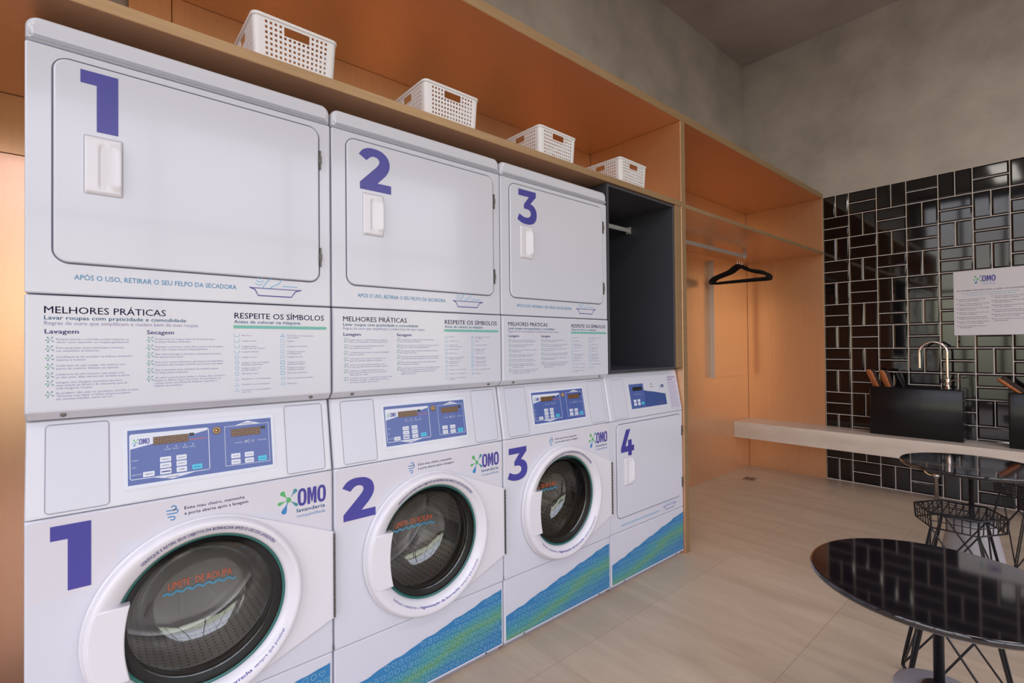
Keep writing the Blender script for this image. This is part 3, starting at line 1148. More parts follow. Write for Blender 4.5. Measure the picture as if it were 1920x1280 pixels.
def washer_body(root):
    # front with a round opening
    N = 96
    cx, cz = DC
    x0, x1, z0, z1 = X0, X1, 0.2785, 0.8425
    angs = sorted(set([round(2 * PI * i / N, 6) for i in range(N)] + [round(math.atan2(z - cz, x - cx) % (2 * PI), 6) for x in (x0, x1) for z in (z0, z1)]))

    def rect(a, d=0):
        c, s = math.cos(a), math.sin(a)
        ts = []
        if c > 1e-9: ts.append((x1 - d - cx) / c)
        if c < -1e-9: ts.append((x0 + d - cx) / c)
        if s > 1e-9: ts.append((z1 - d - cz) / s)
        if s < -1e-9: ts.append((z0 + d - cz) / s)
        t = min(ts)
        return (cx + c * t, cz + s * t)

    def circ(a, r): return (cx + r * math.cos(a), cz + r * math.sin(a))
    rings = []
    rings.append([(rect(a)[0], 0.66, rect(a)[1]) for a in angs])
    rings.append([(rect(a)[0], 0.0, rect(a)[1]) for a in angs])
    rings.append([(rect(a, .0012)[0], -0.004, rect(a, .0012)[1]) for a in angs])
    rings.append([(rect(a, .005)[0], -0.006, rect(a, .005)[1]) for a in angs])
    b = MB()
    b.loft(rings, True, False, 0, None, True)
    b.loft([rings[-1], [(circ(a, .206)[0], -0.006, circ(a, .206)[1]) for a in angs]], False, False, 0, None, False)
    b.loft([[(circ(a, .206)[0], -0.006, circ(a, .206)[1]) for a in angs], [(circ(a, .206)[0], 0.03, circ(a, .206)[1]) for a in angs]], False, False, 0)
    o = b.build('washer_front', enamel, root)
    # vinyl sheet on the upper part of the front (edge seen as a fine line)
    p = MB()
    y = -0.0064
    dd = .0004
    pts = [(X0 + .012, .659), (X1 - .012, .659), (X1 - .012, .836), (X0 + .012, .836)]
    # leave it as a frame around the opening: left, top, right strips
    flat(p, [(X0 + .010, .659), (cx - .185, .659), (cx - .185, .838), (X0 + .010, .838)], y, 10)
    flat(p, [(cx - .185, .755), (cx + .185, .755), (cx + .185, .838), (cx - .185, .838)], y, 10)
    flat(p, [(cx + .185, .659), (X1 - .008, .659), (X1 - .008, .838), (cx + .185, .838)], y, 10)
    y = -0.0068
    text(p, "Evite mau cheiro, mantenha", .301, .8065, .0085, .141, .008, y, NAVY)
    text(p, "a porta aberta após a lavagem", .301, .7925, .0085, .150, .008, y, NAVY)
    wind_icon(p, .262, .802, .030, y)
    omo_logo(p, .528, .752, .141, .052, y, NAVY, GREEN, TEAL, BLUE)
    text(p, "lavanderia", .582, .735, .0120, .083, .012, y, BLUE)
    text(p, "compartilhada", .582, .7195, .0095, .084, .0, y, BLUE)
    p.build('front_sticker', PRINT + [enamel_low], o, label='white vinyl sheet with printed notice and brand mark')
    # drum and gasket behind the opening
    dr = MB()
    prof = [(.188, .085), (.196, .080), (.246, .090), (.248, .10), (.248, .44)]
    N2 = 72
    lathe(dr, prof[:3], DC, N2, 1)
    lathe(dr, prof[3:], DC, N2, 0)
    bp_ = [(.248, .44), (.225, .452), (.205, .445), (.16, .450), (.14, .438), (.09, .442), (.07, .430), (.001, .428)]
    lathe(dr, bp_, DC, N2, 1)
    for k in range(3):
        a = R(100 + 120 * k)
        T = Matrix.Translation((DC[0], 0, DC[1])) @ Matrix.Rotation(-a, 4, 'Y')
        rings = []
        for yy, hh in ((.11, .012), (.14, .052), (.38, .052), (.42, .012)):
            rings.append([(0.249, yy, -.040), (0.249 - hh * .75, yy, -.018), (0.249 - hh, yy, 0), (0.249 - hh * .75, yy, .018), (0.249, yy, .040)])
        dr.loft(rings, True, True, 1, T, True)
    for k in range(12):
        a = R(30 * k)
        T = Matrix.Translation((DC[0], 0, DC[1])) @ Matrix.Rotation(-a, 4, 'Y')
        dr.box(.085, .195, .436, .442, -.005, .005, 1, T)
    d_o = dr.build('drum', [drum_m, steel_back], root)
    me = d_o.data
    uv = me.uv_layers.new(name='UVMap')
    for poly in me.polygons:
        for li in poly.loop_indices:
            v = me.vertices[me.loops[li].vertex_index].co
            a = math.atan2(v.z - DC[1], v.x - DC[0])
            uv.data[li].uv = (a / (2 * PI) * 80, v.y * 50)
        # keep the seam polygon continuous
        us = [uv.data[li].uv[0] for li in poly.loop_indices]
        if max(us) - min(us) > 40:
            for li in poly.loop_indices:
                if uv.data[li].uv[0] < 0: uv.data[li].uv = (uv.data[li].uv[0] + 80, uv.data[li].uv[1])
    ga = MB()
    lathe(ga, [(.206, .029), (.203, .0), (.199, -.004), (.195, .0), (.189, .006), (.174, .008), (.168, .013), (.170, .024), (.184, .034), (.194, .040), (.184, .050), (.178, .060), (.190, .068), (.194, .079)], DC, 72)
    ga.build('door_gasket', rubber, root)
    # ---- door
    OC = (0.345, 0.528)
    RO = 0.252
    HX, HZ0, HZ1 = 0.690, 0.388, 0.654
    # convex outline of circle + hinge edge, sampled by angle from the porthole centre
    pts = [(OC[0] + RO * math.cos(2 * PI * i / 180), OC[1] + RO * math.sin(2 * PI * i / 180)) for i in range(180)] + [(HX, HZ0), (HX, HZ1)]
    pts.sort()

    def half(ps):
        h = []
        for p_ in ps:
            while len(h) > 1 and (h[-1][0] - h[-2][0]) * (p_[1] - h[-2][1]) - (h[-1][1] - h[-2][1]) * (p_[0] - h[-2][0]) <= 0: h.pop()
            h.append(p_)
        return h
    hull = half(pts)[:-1] + half(pts[::-1])[:-1]

    def hray(a, shrink=0.0):
        c, s = math.cos(a), math.sin(a)
        best = None
        n = len(hull)
        for i in range(n):
            ax, az = hull[i]
            bx, bz = hull[(i + 1) % n]
            ex, ez = bx - ax, bz - az
            den = c * ez - s * ex
            if abs(den) < 1e-12: continue
            t = ((ax - DC[0]) * ez - (az - DC[1]) * ex) / den
            u = ((ax - DC[0]) * s - (az - DC[1]) * c) / den
            if t > 0 and -1e-6 <= u <= 1 + 1e-6:
                if best is None or t > best: best = t
        return best - shrink
    AN = sorted(set([round(2 * PI * i / 120, 6) for i in range(120)] + [round(math.atan2(z - DC[1], HX - DC[0]) % (2 * PI), 6) for z in (HZ0, HZ1)]))

    def rg(f, y): return [(DC[0] + f(a) * math.cos(a), y, DC[1] + f(a) * math.sin(a)) for a in AN]

    def circO(r):
        # circle about OC seen from DC
        def f(a):
            dx, dz = DC[0] - OC[0], DC[1] - OC[1]
            c, s = math.cos(a), math.sin(a)
            bq = dx * c + dz * s
            cq = dx * dx + dz * dz - r * r
            return -bq + math.sqrt(bq * bq - cq)
        return f
    D = MB()
    R0 = [rg(lambda a: hray(a, .001), -0.0065), rg(lambda a: hray(a), -0.011), rg(lambda a: hray(a, .001), -0.0145), rg(lambda a: hray(a, .004), -0.016)]
    D.loft(R0, False, False, 0, None, True)
    D.loft([R0[-1], rg(lambda a: min(hray(a, .0045), circO(.2480)(a)), -0.0165 - .0)], False, False, 0, None, False)
    R1 = [rg(lambda a: min(hray(a, .0045), circO(.2480)(a)), -0.0165)]
    R1.append(rg(lambda a: min(hray(a, .006), circO(.2465)(a)), -0.028))
    R1.append(rg(circO(.242), -0.0365))
    R1.append(rg(circO(.236), -0.0395))
    R1.append(rg(circO(.229), -0.0395))
    R1.append(rg(lambda a: .2205, -0.0365))
    R1.append(rg(lambda a: .2035, -0.0275))
    R1.append(rg(lambda a: .1985, -0.022))
    R1.append(rg(lambda a: .1965, -0.014))
    R1.append(rg(lambda a: .1965, -0.0065))
    R1.append(rg(lambda a: .2, -0.0060))
    D.loft(R1, False, False, 0, None, True)
    door = D.build('washer_door', door_plastic, root)
    # handle cover plate at the left
    hp = []
    for i in range(15):
        z = .432 + (.612 - .432) * i / 14
        hp.append((OC[0] - math.sqrt(.238 ** 2 - (z - OC[1]) ** 2), z))
    rt_ = []
    for i in range(15):
        z = .432 + (.612 - .432) * i / 14
        t = (z - .522) / .09
        rt_.append((.176 + .011 * t * t, z))
    outl = rt_ + hp[::-1]
    hb = MB()
    Th = Matrix.Translation((0, -.0335, 0)) @ Matrix(((1, 0, 0, 0), (-.06, 1, 0, .0062), (0, 0, 1, 0), (0, 0, 0, 1)))
    slab(hb, outl, -0.0075, 0.018, .003, 0, None if False else Matrix.Translation((0, -.034, 0)))
    hb.build('door_handle', door_plastic, door, label='white grip plate overlapping the porthole')
    # curved lettering
    c = MB()
    y = -0.0352
    # text sits on the inner slope; follow it with a small cone offset

    def cone(p):
        r = math.hypot(p.x - DC[0], p.z - DC[1])
        t = min(1, max(0, (r - .2035) / (.2205 - .2035)))
        yy = -0.0275 - (.009) * t - .0009
        if r > .2205: yy = -0.0365 - .003 * min(1, (r - .2205) / .0065) - .0009
        return Vector((p.x, yy, p.z))
    s1 = "VERIFIQUE E RETIRE SEUS OBJETOS DA BORRACHA APÓS O USO DA LAVADORA"
    rad = .2115
    a0, a1 = R(131), R(41)
    text(c, s1, 0, 0, .0095, (a0 - a1) * rad, .006, 0, 0, cone, 'l', (DC[0], DC[1], rad, a0, 1))
    c.build('curved_lettering', navy_ink, door)
    c = MB()
    rad = .2205
    text(c, "Solicite à zeladoria a", 0, 0, .0075, R(30) * rad, .0, 0, 0, cone, 'l', (DC[0], DC[1], rad, R(222), -1))
    text(c, "higienização da borracha", 0, 0, .0080, R(44) * rad, .022, 0, 0, cone, 'l', (DC[0], DC[1], rad, R(254), -1))
    text(c, "sempre que possível", 0, 0, .0078, R(29) * rad, .0, 0, 0, cone, 'l', (DC[0], DC[1], rad, R(300), -1))
    c.build('curved_lettering', navy_ink, door)
    # hinge strip
    h = MB()
    for i in range(18):
        z = HZ0 + .004 + (HZ1 - HZ0 - .008) * i / 18
        h.box(HX - .0025, HX + .0012, -0.0225, -0.0085, z, z + (HZ1 - HZ0 - .008) / 18 * .86)
    h.build('door_hinge', hinge_m, door)
    # glass
    gl = MB()
    lathe(gl, [(.1966, -.013), (.1955, -.0135), (.191, -.0130), (.189, -.011)], DC, 72, 1)
    lathe(gl, [(.1885, -.0125), (.15, -.0165), (.10, -.0190), (.05, -.0202), (.0005, -.0205)], DC, 72, 0)
    gl.build('porthole_glass', [pane_glass, teal_glass], door, label='round window with green glass rim')
    bo = MB()
    lathe(bo, [(.171, .002), (.166, .004), (.164, .010), (.163, .022), (.159, .026), (.158, .045), (.155, .050), (.154, .072), (.150, .078), (.147, .092), (.142, .102), (.135, .110), (.10, .122), (.05, .130), (.0005, .133)], DC, 72, 0)
    bo.build('glass_bowl', bowl_glass, door)
    lt = MB()

    def ondome(p):
        r = math.hypot(p.x - DC[0], p.z - DC[1])
        yy = .133 - (r * r) * 1.1 - .0030
        return Vector((p.x, yy, p.z))
    text(lt, "LIMITE  DE ROUPA", .279, .5555, .0205, .157, .010, 0, 0, ondome)
    wv = [(.268 + .178 * i / 60, .5440 + .0035 * math.sin(i / 60 * 2 * PI * 7)) for i in range(61)]
    m0 = MB()
    ribbon(m0, wv, .0058, 0, 1)
    lt.add(m0.v, m0.f, 1, ondome)
    lt.build('load_limit_mark', [orange_ink, cyan_ink], door, label='orange load limit words over a blue wave')


def overlay(root):
    # blue membrane keypad with displays; ov index: 0 blue 1 white 2 navy 3 green 4 teal 5 blueink 6 red
    b = MB()
    slab(b, rrect(.174, .529, .031, .192, .010), -0.0006, 0.003, .0006, 7, ST_)
    slab(b, rrect(.178, .525, .035, .188, .007), -0.0010, 0.003, .0006, 1, ST_)
    flat(b, [(.185, .043), (.518, .043), (.518, .178), (.185, .178)], -.0012, 0, ST_)
    y = -.0014
    flat(b, [(.1895, .131), (.236, .140), (.326, .154), (.358, .161), (.357, .1665), (.192, .1675), (.1895, .165)], y, 1, ST_)
    ribbon(b, [(.1895, .060), (.1895, .165), (.192, .1675), (.357, .1665), (.360, .164), (.360, .058), (.357, .0555), (.192, .0565)], .0016, y - .0001, 1, ST_, True)
    flat(b, [(.232, .0565), (.277, .0455), (.332, .0560)], y, 1, ST_)
    ribbon(b, [(.3985, .057), (.3985, .164), (.511, .165), (.511, .055)], .0015, y, 1, ST_, True)
    flat(b, [(.424, .1652), (.489, .1655), (.457, .1755)], y, 1, ST_)
    omo_logo(b, .194, .141, .036, .0145, y - .0002, 2, 3, 4, 5, ST_)
    text(b, "LAVADORA", .262, .0490, .0038, .030, .01, y - .0002, 2, ST_)
    text(b, "SECADORA", .441, .1665, .0038, .030, .01, y - .0002, 2, ST_)
    flat(b, [(.316, .1395), (.355, .1400), (.355, .1415), (.316, .1412)], y, 6, ST_)
    for x in (.267, .286, .305, .323):
        flat(b, [(x - .0012, .1265), (x + .0012, .1265), (x + .0012, .129), (x - .0012, .129)], y, 1, ST_)
    for x, s in ((.2605, "LAVAR"), (.2785, "ENXAGUE"), (.2995, "FINAL"), (.3150, "TRAVADA")):
        text(b, s, x, .1205, .0028, .0135, 0, y, 1, ST_)
    for z, s in ((.101, "COMECE"), (.084, "AQUI"), (.066, "SELECIONE")):
        text(b, s, .193, z, .0030, len(s) * .0021, 0, y, 1, ST_)
    text(b, "Secando", .424, .116, .0034, .018, 0, y, 1, ST_)
    text(b, "Esfriando", .482, .1165, .0034, .022, 0, y, 1, ST_)
    text(b, "III", .4475, .1145, .007, .008, .01, y, 1, ST_)
    text(b, "XX", .4640, .1145, .007, .008, .01, y, 1, ST_)
    ribbon(b, [(.459, .111), (.459, .126)], .0006, y, 1, ST_)
    ov = b.build('control_overlay', [panel_blue, key_white, navy_ink, green_ink, teal_ink, blue_ink, red_ink, enamel], root, label='blue membrane keypad')
    KW, KC = key_white, key_cyan
    keys = [(.215, .239, .0585, .0725, 0, "TEMPERATURA"), (.2505, .2745, .059, .0735, 0, "1"), (.2505, .2745, .0745, .089, 0, "NORMAL"), (.2505, .2745, .090, .104, 0, "PESADO"),
            (.2855, .3085, .059, .0735, 0, "2"), (.2855, .3085, .0745, .089, 0, "SINTÉTICO"), (.2855, .3085, .090, .104, 0, "DELICADO"), (.320, .343, .060, .0745, 1, "INICIAR"),
            (.412, .435, .058, .0725, 0, "BAIXA"), (.412, .435, .0745, .089, 0, "ALTA"), (.446, .469, .0575, .072, 0, "MÉDIA"), (.446, .469, .074, .0885, 0, "SEM CALOR"), (.480, .503, .0575, .0730, 1, "INICIAR")]
    for x0, x1, z0, z1, c, s in keys:
        k = MB()
        slab(k, rrect(x0, x1, z0 + .0006, z1 - .0006, .0015, 2), -.0020, 0, .0004, 0, ST_, 1)
        text(k, s, (x0 + x1) / 2, (z0 + z1) / 2 - .0015, .0030, (x1 - x0) * .65, 0.01, -.0022, 1, ST_, 'c')
        k.build('membrane_key', [KC if c else KW, navy_ink], ov, label='cyan start key' if c else None)
    for x0, x1, z0, z1 in ((.237, .3135, .136, .1565), (.414, .489, .1345, .1555)):
        k = MB()
        slab(k, rrect(x0, x1, z0, z1, .001, 2), -.0018, 0, .0003, 0, ST_, 1)
        n = 6
        w = (x1 - x0) / n
        for i in range(n):
            ax = x0 + w * i + w * .18
            bx = x0 + w * (i + 1) - w * .18
            mz = (z0 + z1) / 2
            for seg in ([(ax, z0 + .003), (bx, z0 + .003)], [(ax, mz), (bx, mz)], [(ax, z1 - .003), (bx, z1 - .003)], [(ax, z0 + .003), (ax, z1 - .003)], [(bx, z0 + .003), (bx, z1 - .003)]):
                ribbon(k, seg, .0016, -.0020, 1, ST_)
        flat(k, [(x1 + .001, z1 - .007), (x1 + .013, z1 - .007), (x1 + .013, z1 + .001), (x1 + .001, z1 + .001)], -.0016, 2, ST_)
        k.build('digit_display', [lcd, lcd_seg, blackp], ov, label='unlit amber segment display')
    k = MB()
    m0 = MB()
    lathe(m0, [(0.0, -.002), (.0045, -.002), (.0050, -.0055), (.0085, -.0060), (.0098, -.0045), (.0098, 0)], (.379, .1565), 24)
    k.add(m0.v, m0.f, 0, ST_, True)
    m0 = MB()
    lathe(m0, [(.0, -.0072), (.0035, -.0070), (.0042, -.004)], (.379, .1565), 16)
    k.add(m0.v, m0.f, 1, ST_, True)
    k.build('lock_socket', [copper_edge, brass], ov)


def number(par, dig, x, z, w, h, y, name='number_sticker'):
    m = MB()
    shape(m, DIG[dig], x, z, w, h, y)
    return m.build(name, violet, par, label='violet numeral ' + dig)


proto = make_stack()
LBL = {1: 'white stacked washer and dryer marked 1, leftmost and nearest', 2: 'white stacked washer and dryer marked 2, between stacks 1 and 3', 3: 'white stacked washer and dryer marked 3, beside the dark niche'}
stacks = [proto, copy_tree(proto), copy_tree(proto)]
for k, o in enumerate(stacks):
    o.location = (k * W, 0, 0)
    tag(o, LBL[k + 1], 'washing machine', 'stacked washer dryers')
    dd_ = [c for c in o.children if c.name.startswith('dryer_door')][0]
    wf = [c for c in o.children if c.name.startswith('washer_front')][0]
    if k == 0:
        number(dd_, '1', .097, 1.746, .070, .142, -.0054)
        number(wf, '1', .045, .671, .071, .152, -.0070)
    elif k == 1:
        number(dd_, '2', .090, 1.745, .115, .142, -.0054)
        number(wf, '2', .028, .672, .112, .133, -.0070)
    else:
        number(dd_, '3', .090, 1.745, .115, .142, -.0054)
        number(wf, '3', .022, .672, .112, .133, -.0070)

# ---- machine 4: single dryer
m4 = empty('tumble_dryer', (3 * W, 0, 0), label='low white front-loading dryer marked 4, under the dark niche', cat='dryer')
b = MB()
slab(b, rrect(X0, X1 - .004, 0.02, 0.276, .006), 0.0, 0.66, .004)
kp = b.build('kick_panel', enamel, m4)
kick_decal(kp)
MB().box(X0 + .01, X1 - .01, 0.02, 0.66, 0.0, 0.0195).build('base_plinth', soft_line, m4)
b = MB()
slab(b, rrect(X0, X1 - .004, 0.2785, 0.8425, .005), 0.0, 0.66, .004)
fr4 = b.build('dryer_front', enamel, m4)
b = MB()
prof = [(0.62, 0.8455), (-0.0055, 0.8455), (-0.0051, 0.850), (0.0313, 1.058), (0.036, 1.0755), (0.046, 1.082), (0.62, 1.082)]
xe = X1 - .004
b.loft([ring2(prof, X0, .008), ring2(prof, X0 + .003, .0025), ring2(prof, X0 + .009, 0), ring2(prof, xe - .012, 0), ring2(prof, xe - .004, .0035), ring2(prof, xe, .012)], True, True, 0, None, False)
cf = fixn(b.build('control_fascia', enamel, m4))
b = MB()
slab(b, rrect(.046, .154, .008, .205, .004), -0.0012, 0.004, .0012, 0, ST_)
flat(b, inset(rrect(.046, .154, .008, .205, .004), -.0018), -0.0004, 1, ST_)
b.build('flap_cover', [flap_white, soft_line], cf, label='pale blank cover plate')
b = MB()
slab(b, rrect(.183, .547, .031, .192, .010), -0.0006, 0.003, .0006, 1, ST_)
flat(b, [(.196, .045), (.325, .045), (.325, .174), (.196, .174)], -.0009, 0, ST_)
flat(b, [(.3255, .045), (.530, .045), (.530, .105), (.45, .118), (.39, .127), (.36, .130), (.3255, .137)], -.0009, 2, ST_)
omo_logo(b, .479, .141, .044, .018, -.0010, 3, 4, 5, 6, ST_)
text(b, "compartilhada", .446, .057, .0040, .055, 0, -.0012, 7, ST_)
for z, s in ((.118, "Secando  Esfriando"),):
    text(b, s, .235, z, .0036, .065, 0, -.0012, 8, ST_)
panel_blue2 = mat('overlay_deep_blue', (0.045, 0.085, 0.27), 0.28)
ov4 = b.build('control_overlay', [panel_blue, enamel, panel_blue2, navy_ink, green_ink, teal_ink, blue_ink, red_ink, key_white], m4, label='blue and white membrane panel')
for x0, x1, z0, z1, c in ((.221, .244, .0775, .092, 0), (.256, .278, .0775, .092, 0), (.221, .244, .060, .0745, 0), (.256, .278, .060, .0745, 0), (.289, .312, .062, .076, 1)):
    k = MB()
    slab(k, rrect(x0, x1, z0, z1, .0015, 2), -.0018, 0, .0004, 0, ST_, 1)
    k.build('membrane_key', key_cyan if c else key_white, ov4)
k = MB()
slab(k, rrect(.225, .310, .138, .1585, .001, 2), -.0018, 0, .0003, 0, ST_, 1)
k.build('digit_display', blackp, ov4)
k = MB()
m0 = MB()
lathe(m0, [(0.0, -.002), (.0045, -.002), (.0050, -.0055), (.0085, -.0060), (.0098, -.0045), (.0098, 0)], (.396, .159), 24)
k.add(m0.v, m0.f, 0, ST_, True)
k.build('lock_socket', chrome, ov4)
p = MB()
flat(p, [(.568, .012), (.672, .012), (.672, .205), (.568, .205)], -.0005, 1, ST_)
text(p, "Especificação", .575, .192, .009, .078, .01, -.0008, 0, ST_)
text(p, "Modelo", .575, .178, .009, .045, .01, -.0008, 0, ST_)
ls = ["Rotineira: Manual Secadora", "Tipo de uso: Coin Stack", "Tipo Alimentação: Gás ou", "Elétrico 220v mono", "Capacidade máx: 8,2 kg", "seca por ciclo programado", "Potência elétrica nominal", "Pressão de gás: 2,8 kPa", "Consumo de gás por hora", "Verificar filtro sempre", "antes de usar a máquina", "Dimensões externas e peso", "Tensão nominal conforme"]
for i, l in enumerate(ls):
    text(p, l, .575, .163 - i * .0115, .0055, .080 - (.018 if i % 3 == 1 else 0), 0, -.0008, 2, ST_)
p.build('specification_label', [purple_ink, mat('pale_violet_label', (0.58, 0.56, 0.68), .4), grey_ink], cf, label='pale violet printed label')
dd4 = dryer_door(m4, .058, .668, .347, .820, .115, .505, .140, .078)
number(dd4, '4', .088, .655, .112, .136, -.0054)
p = MB()
text(p, "APÓS O USO, RETIRAR O SEU FELPO DA SECADORA", .09, .302, .0105, .345, 0, -0.0006, CYAN)
basin_icon(p, .476, .300, .135, -0.0006)
p.build('lint_notice', PRINT, fr4, label='light blue notice and basin drawing')

# ------------------------------------------------------------------ baskets on the shelf
def make_basket():
    root = empty('basket', (0, 0, 0))
    H = 0.127
    wt, dt = 0.245, 0.26
    wb_, db = 0.232, 0.247
    rc = 0.016
    th = 0.0024
    # perimeter as list of (kind, position function)
    # columns: each side has n holes; corners solid
    cols = []

    def side(p0, p1, n, hs, he):
        L = (Vector(p1) - Vector(p0)).length
        e = 0.012
        pitch = (L - 2 * e) / n
        s = []
        x = 0
        s.append((0, e, False, None))
        for i in range(n):
            a = e + i * pitch
            s.append((a, a + pitch * .23, False, None if not (hs <= i <= he) or i == hs else 'h'))
            s.append((a + pitch * .23, a + pitch * .77, True, 'h' if hs <= i <= he else None))
            s.append((a + pitch * .77, a + pitch, False, 'h' if (hs <= i < he) else None))
        s.append((L - e, L, False, None))
        return s

    def build_wall(mb):
        W2, D2 = wt / 2, dt / 2
        segs = []   # (point0, normal0, point1, normal1, hole, h)
        corners = [(-W2, -D2), (W2, -D2), (W2, D2), (-W2, D2)]
        cnt = [(14, 4, 9), (15, 5, 9), (14, 4, 9), (15, 5, 9)]
        for i in range(4):
            a = Vector(corners[i])
            b = Vector(corners[(i + 1) % 4])
            d = (b - a).normalized()
            nrm = Vector((d.y, -d.x))
            p0 = a + d * rc
            p1 = b - d * rc
            for (s0, s1, hole, h) in side(p0, p1, *cnt[i]):
                segs.append((p0 + d * s0, nrm, p0 + d * s1, nrm, hole, h))
            d2 = Vector((-d.y, d.x))
            n2 = Vector((d2.y, -d2.x))
            c = p1 - nrm * rc
            for k in range(4):
                t0, t1 = PI / 2 * k / 4, PI / 2 * (k + 1) / 4
                na = nrm * math.cos(t0) + n2 * math.sin(t0)
                nb_ = nrm * math.cos(t1) + n2 * math.sin(t1)
                segs.append((c + na * rc, na, c + nb_ * rc, nb_, False, None))
        rows = [(0, .010, False)]
        n = 7
        z0, z1 = .010, H - .012
        pz = (z1 - z0) / n
        for i in range(n):
            a = z0 + i * pz
            rows.append((a, a + pz * .24, False))
            rows.append((a + pz * .24, a + pz * .76, True))
            rows.append((a + pz * .76, a + pz, False))
        rows.append((z1, H, False))

        def solid(si, ri):
            s, r = segs[si], rows[ri]
            # handle slot: rows of the two upper hole rows
            hz = z1 - pz * 1.95 < (r[0] + r[1]) / 2 < z1 - pz * .2
            if s[5] == 'h' and hz: return False
            if s[5] == 'h' and (r[0] + r[1]) / 2 > z1 - pz * 2.05: return True
            return not (s[4] and r[2])

        def P(pt, nn, z, off):
            k = (wb_ / wt) + (1 - wb_ / wt) * z / H
            q = pt * k + nn * off
            return (q.x, q.y, z)
        S = len(segs)
        for si, s in enumerate(segs):
            for ri, r in enumerate(rows):
                if not solid(si, ri): continue
                o_ = [P(s[0], s[1], r[0], 0), P(s[2], s[3], r[0], 0), P(s[2], s[3], r[1], 0), P(s[0], s[1], r[1], 0)]
                i_ = [P(s[0], s[1], r[0], -th), P(s[2], s[3], r[0], -th), P(s[2], s[3], r[1], -th), P(s[0], s[1], r[1], -th)]
                mb.add(o_, [(0, 1, 2, 3)])
                mb.add(i_, [(3, 2, 1, 0)])
                if not solid((si - 1) % S, ri): mb.add([o_[0], o_[3], i_[3], i_[0]], [(0, 1, 2, 3)])
                if not solid((si + 1) % S, ri): mb.add([o_[1], o_[2], i_[2], i_[1]], [(3, 2, 1, 0)])
                if ri > 0 and not solid(si, ri - 1): mb.add([o_[0], o_[1], i_[1], i_[0]], [(3, 2, 1, 0)])
                if ri < len(rows) - 1 and not solid(si, ri + 1): mb.add([o_[3], o_[2], i_[2], i_[3]], [(0, 1, 2, 3)])
        # rim lip
        loop = [(s[0], s[1]) for s in segs]
        ringA = [[(p_ + n_ * o).to_3d() + Vector((0, 0, z)) for p_, n_ in loop] for o, z in ((0, H - .009), (.003, H - .008), (.0035, H), (.001, H + .0015), (-th, H), (-th, H - .009))]
        mb.loft([[tuple(v) for v in r_] for r_ in ringA], False, False, 0, None, True)
        mb.add([P(s[0], s[1], 0.0005, -.0002) for s in segs], [tuple(reversed(range(S)))])
        mb.add([P(s[0], s[1], 0.004, -th) for s in segs], [tuple(range(S))])
    mb = MB()
    build_wall(mb)
    mb.build('basket_body', basket_m, root)
    return root


bk = make_basket()
BL = ['white perforated plastic basket on the copper shelf above machine 1', 'white perforated plastic basket on the copper shelf above machine 2', 'white perforated plastic basket on the copper shelf above machine 3', 'white perforated plastic basket at the shelf end above the dark niche']
for i, (x, rz, y) in enumerate(((.592, 0, .130), (1.158, 0, .130), (1.734, R(1.0), .132), (2.312, R(1.0), .132))):
    o = bk if i == 0 else copy_tree(bk)
    o.location = (x, y, ST + .0006)
    o.rotation_euler.z = rz
    tag(o, BL[i], 'basket', 'white baskets on the shelf')

# ------------------------------------------------------------------ hangers
def make_hanger():
    root = empty('coat_hanger', (0, 0, 0))
    # in the YZ plane, origin at the rail contact
    hw = .235
    zb = -.222
    zt = -.095
    out = [(0, 0, zt), (0, .035, zt - .012), (0, .075, zt - .040), (0, .16, zt - .066), (0, .205, zt - .082), (0, hw - .004, zt - .103), (0, hw, zb + .012), (0, hw - .012, zb), (0, .12, zb), (0, 0, zb)]
    pts = out + [(a, -b, c) for a, b, c in reversed(out[1:-1])]
    P = smooth_path(pts, 4, True)
    m = MB()
    n = len(P)
    # flattened, deeper section
    rings = []
    for i in range(n):
        p0, p1 = Vector(P[i - 1]), Vector(P[(i + 1) % n])
        t = (p1 - p0).normalized()
        nn = Vector((1, 0, 0))
        b_ = t.cross(nn).normalized()
        c = Vector(P[i])
        top = c.z > zb + .02
        d = .0135 if top else .009
        rings.append([(c + nn * .0032 * math.cos(a) + b_ * d * math.sin(a))[:] for a in [2 * PI * k / 10 for k in range(10)]])
    m.loft(rings, False, False, 0, None, True, True)
    # shoulder knob under the hook and notch loops
    m.box(-.0034, .0034, -.016, .016, zt - .012, zt + .014)
    m.build('hanger_frame', velvet, root)
    h = MB()
    hook = [(0, 0, zt + .010), (0, 0, -.055), (0, .004, -.045)]
    for a in range(-60, 200, 20):
        hook.append((0, -.0 + .0195 * math.cos(R(a)), -.0035 + .0195 * math.sin(R(a))))
    tube(h, smooth_path(hook, 3), .0019, 8)
    h.build('hanger_hook', chrome, root, label='chrome hook')
    return root


hg = make_hanger()
HL = ['black velvet coat hanger nearest the front on the closet rail', 'black velvet coat hanger in the middle of the bunch', 'black velvet coat hanger at the back of the bunch, nearest the rail bracket']
for i, (x, rz, tilt) in enumerate(((4.286, R(4), 0), (4.332, R(2), 0), (4.380, R(5), 0))):
    o = hg if i == 0 else copy_tree(hg)
    o.location = (x, .357, 1.985)
    o.rotation_euler = (R(0.8 * (i - 1)), 0, rz)
    tag(o, HL[i], 'hanger', 'black hangers on the closet rail')

# ------------------------------------------------------------------ stone bench
bench = bevel_box(4.8698, XF - .0205, YN + .4, 0.675, 0.3292, 0.4804, .003, 2).build('stone_bench', stone, label='long cream stone shelf along the tiled wall', cat='bench')
# (bench meets the side panel of the cabinet)

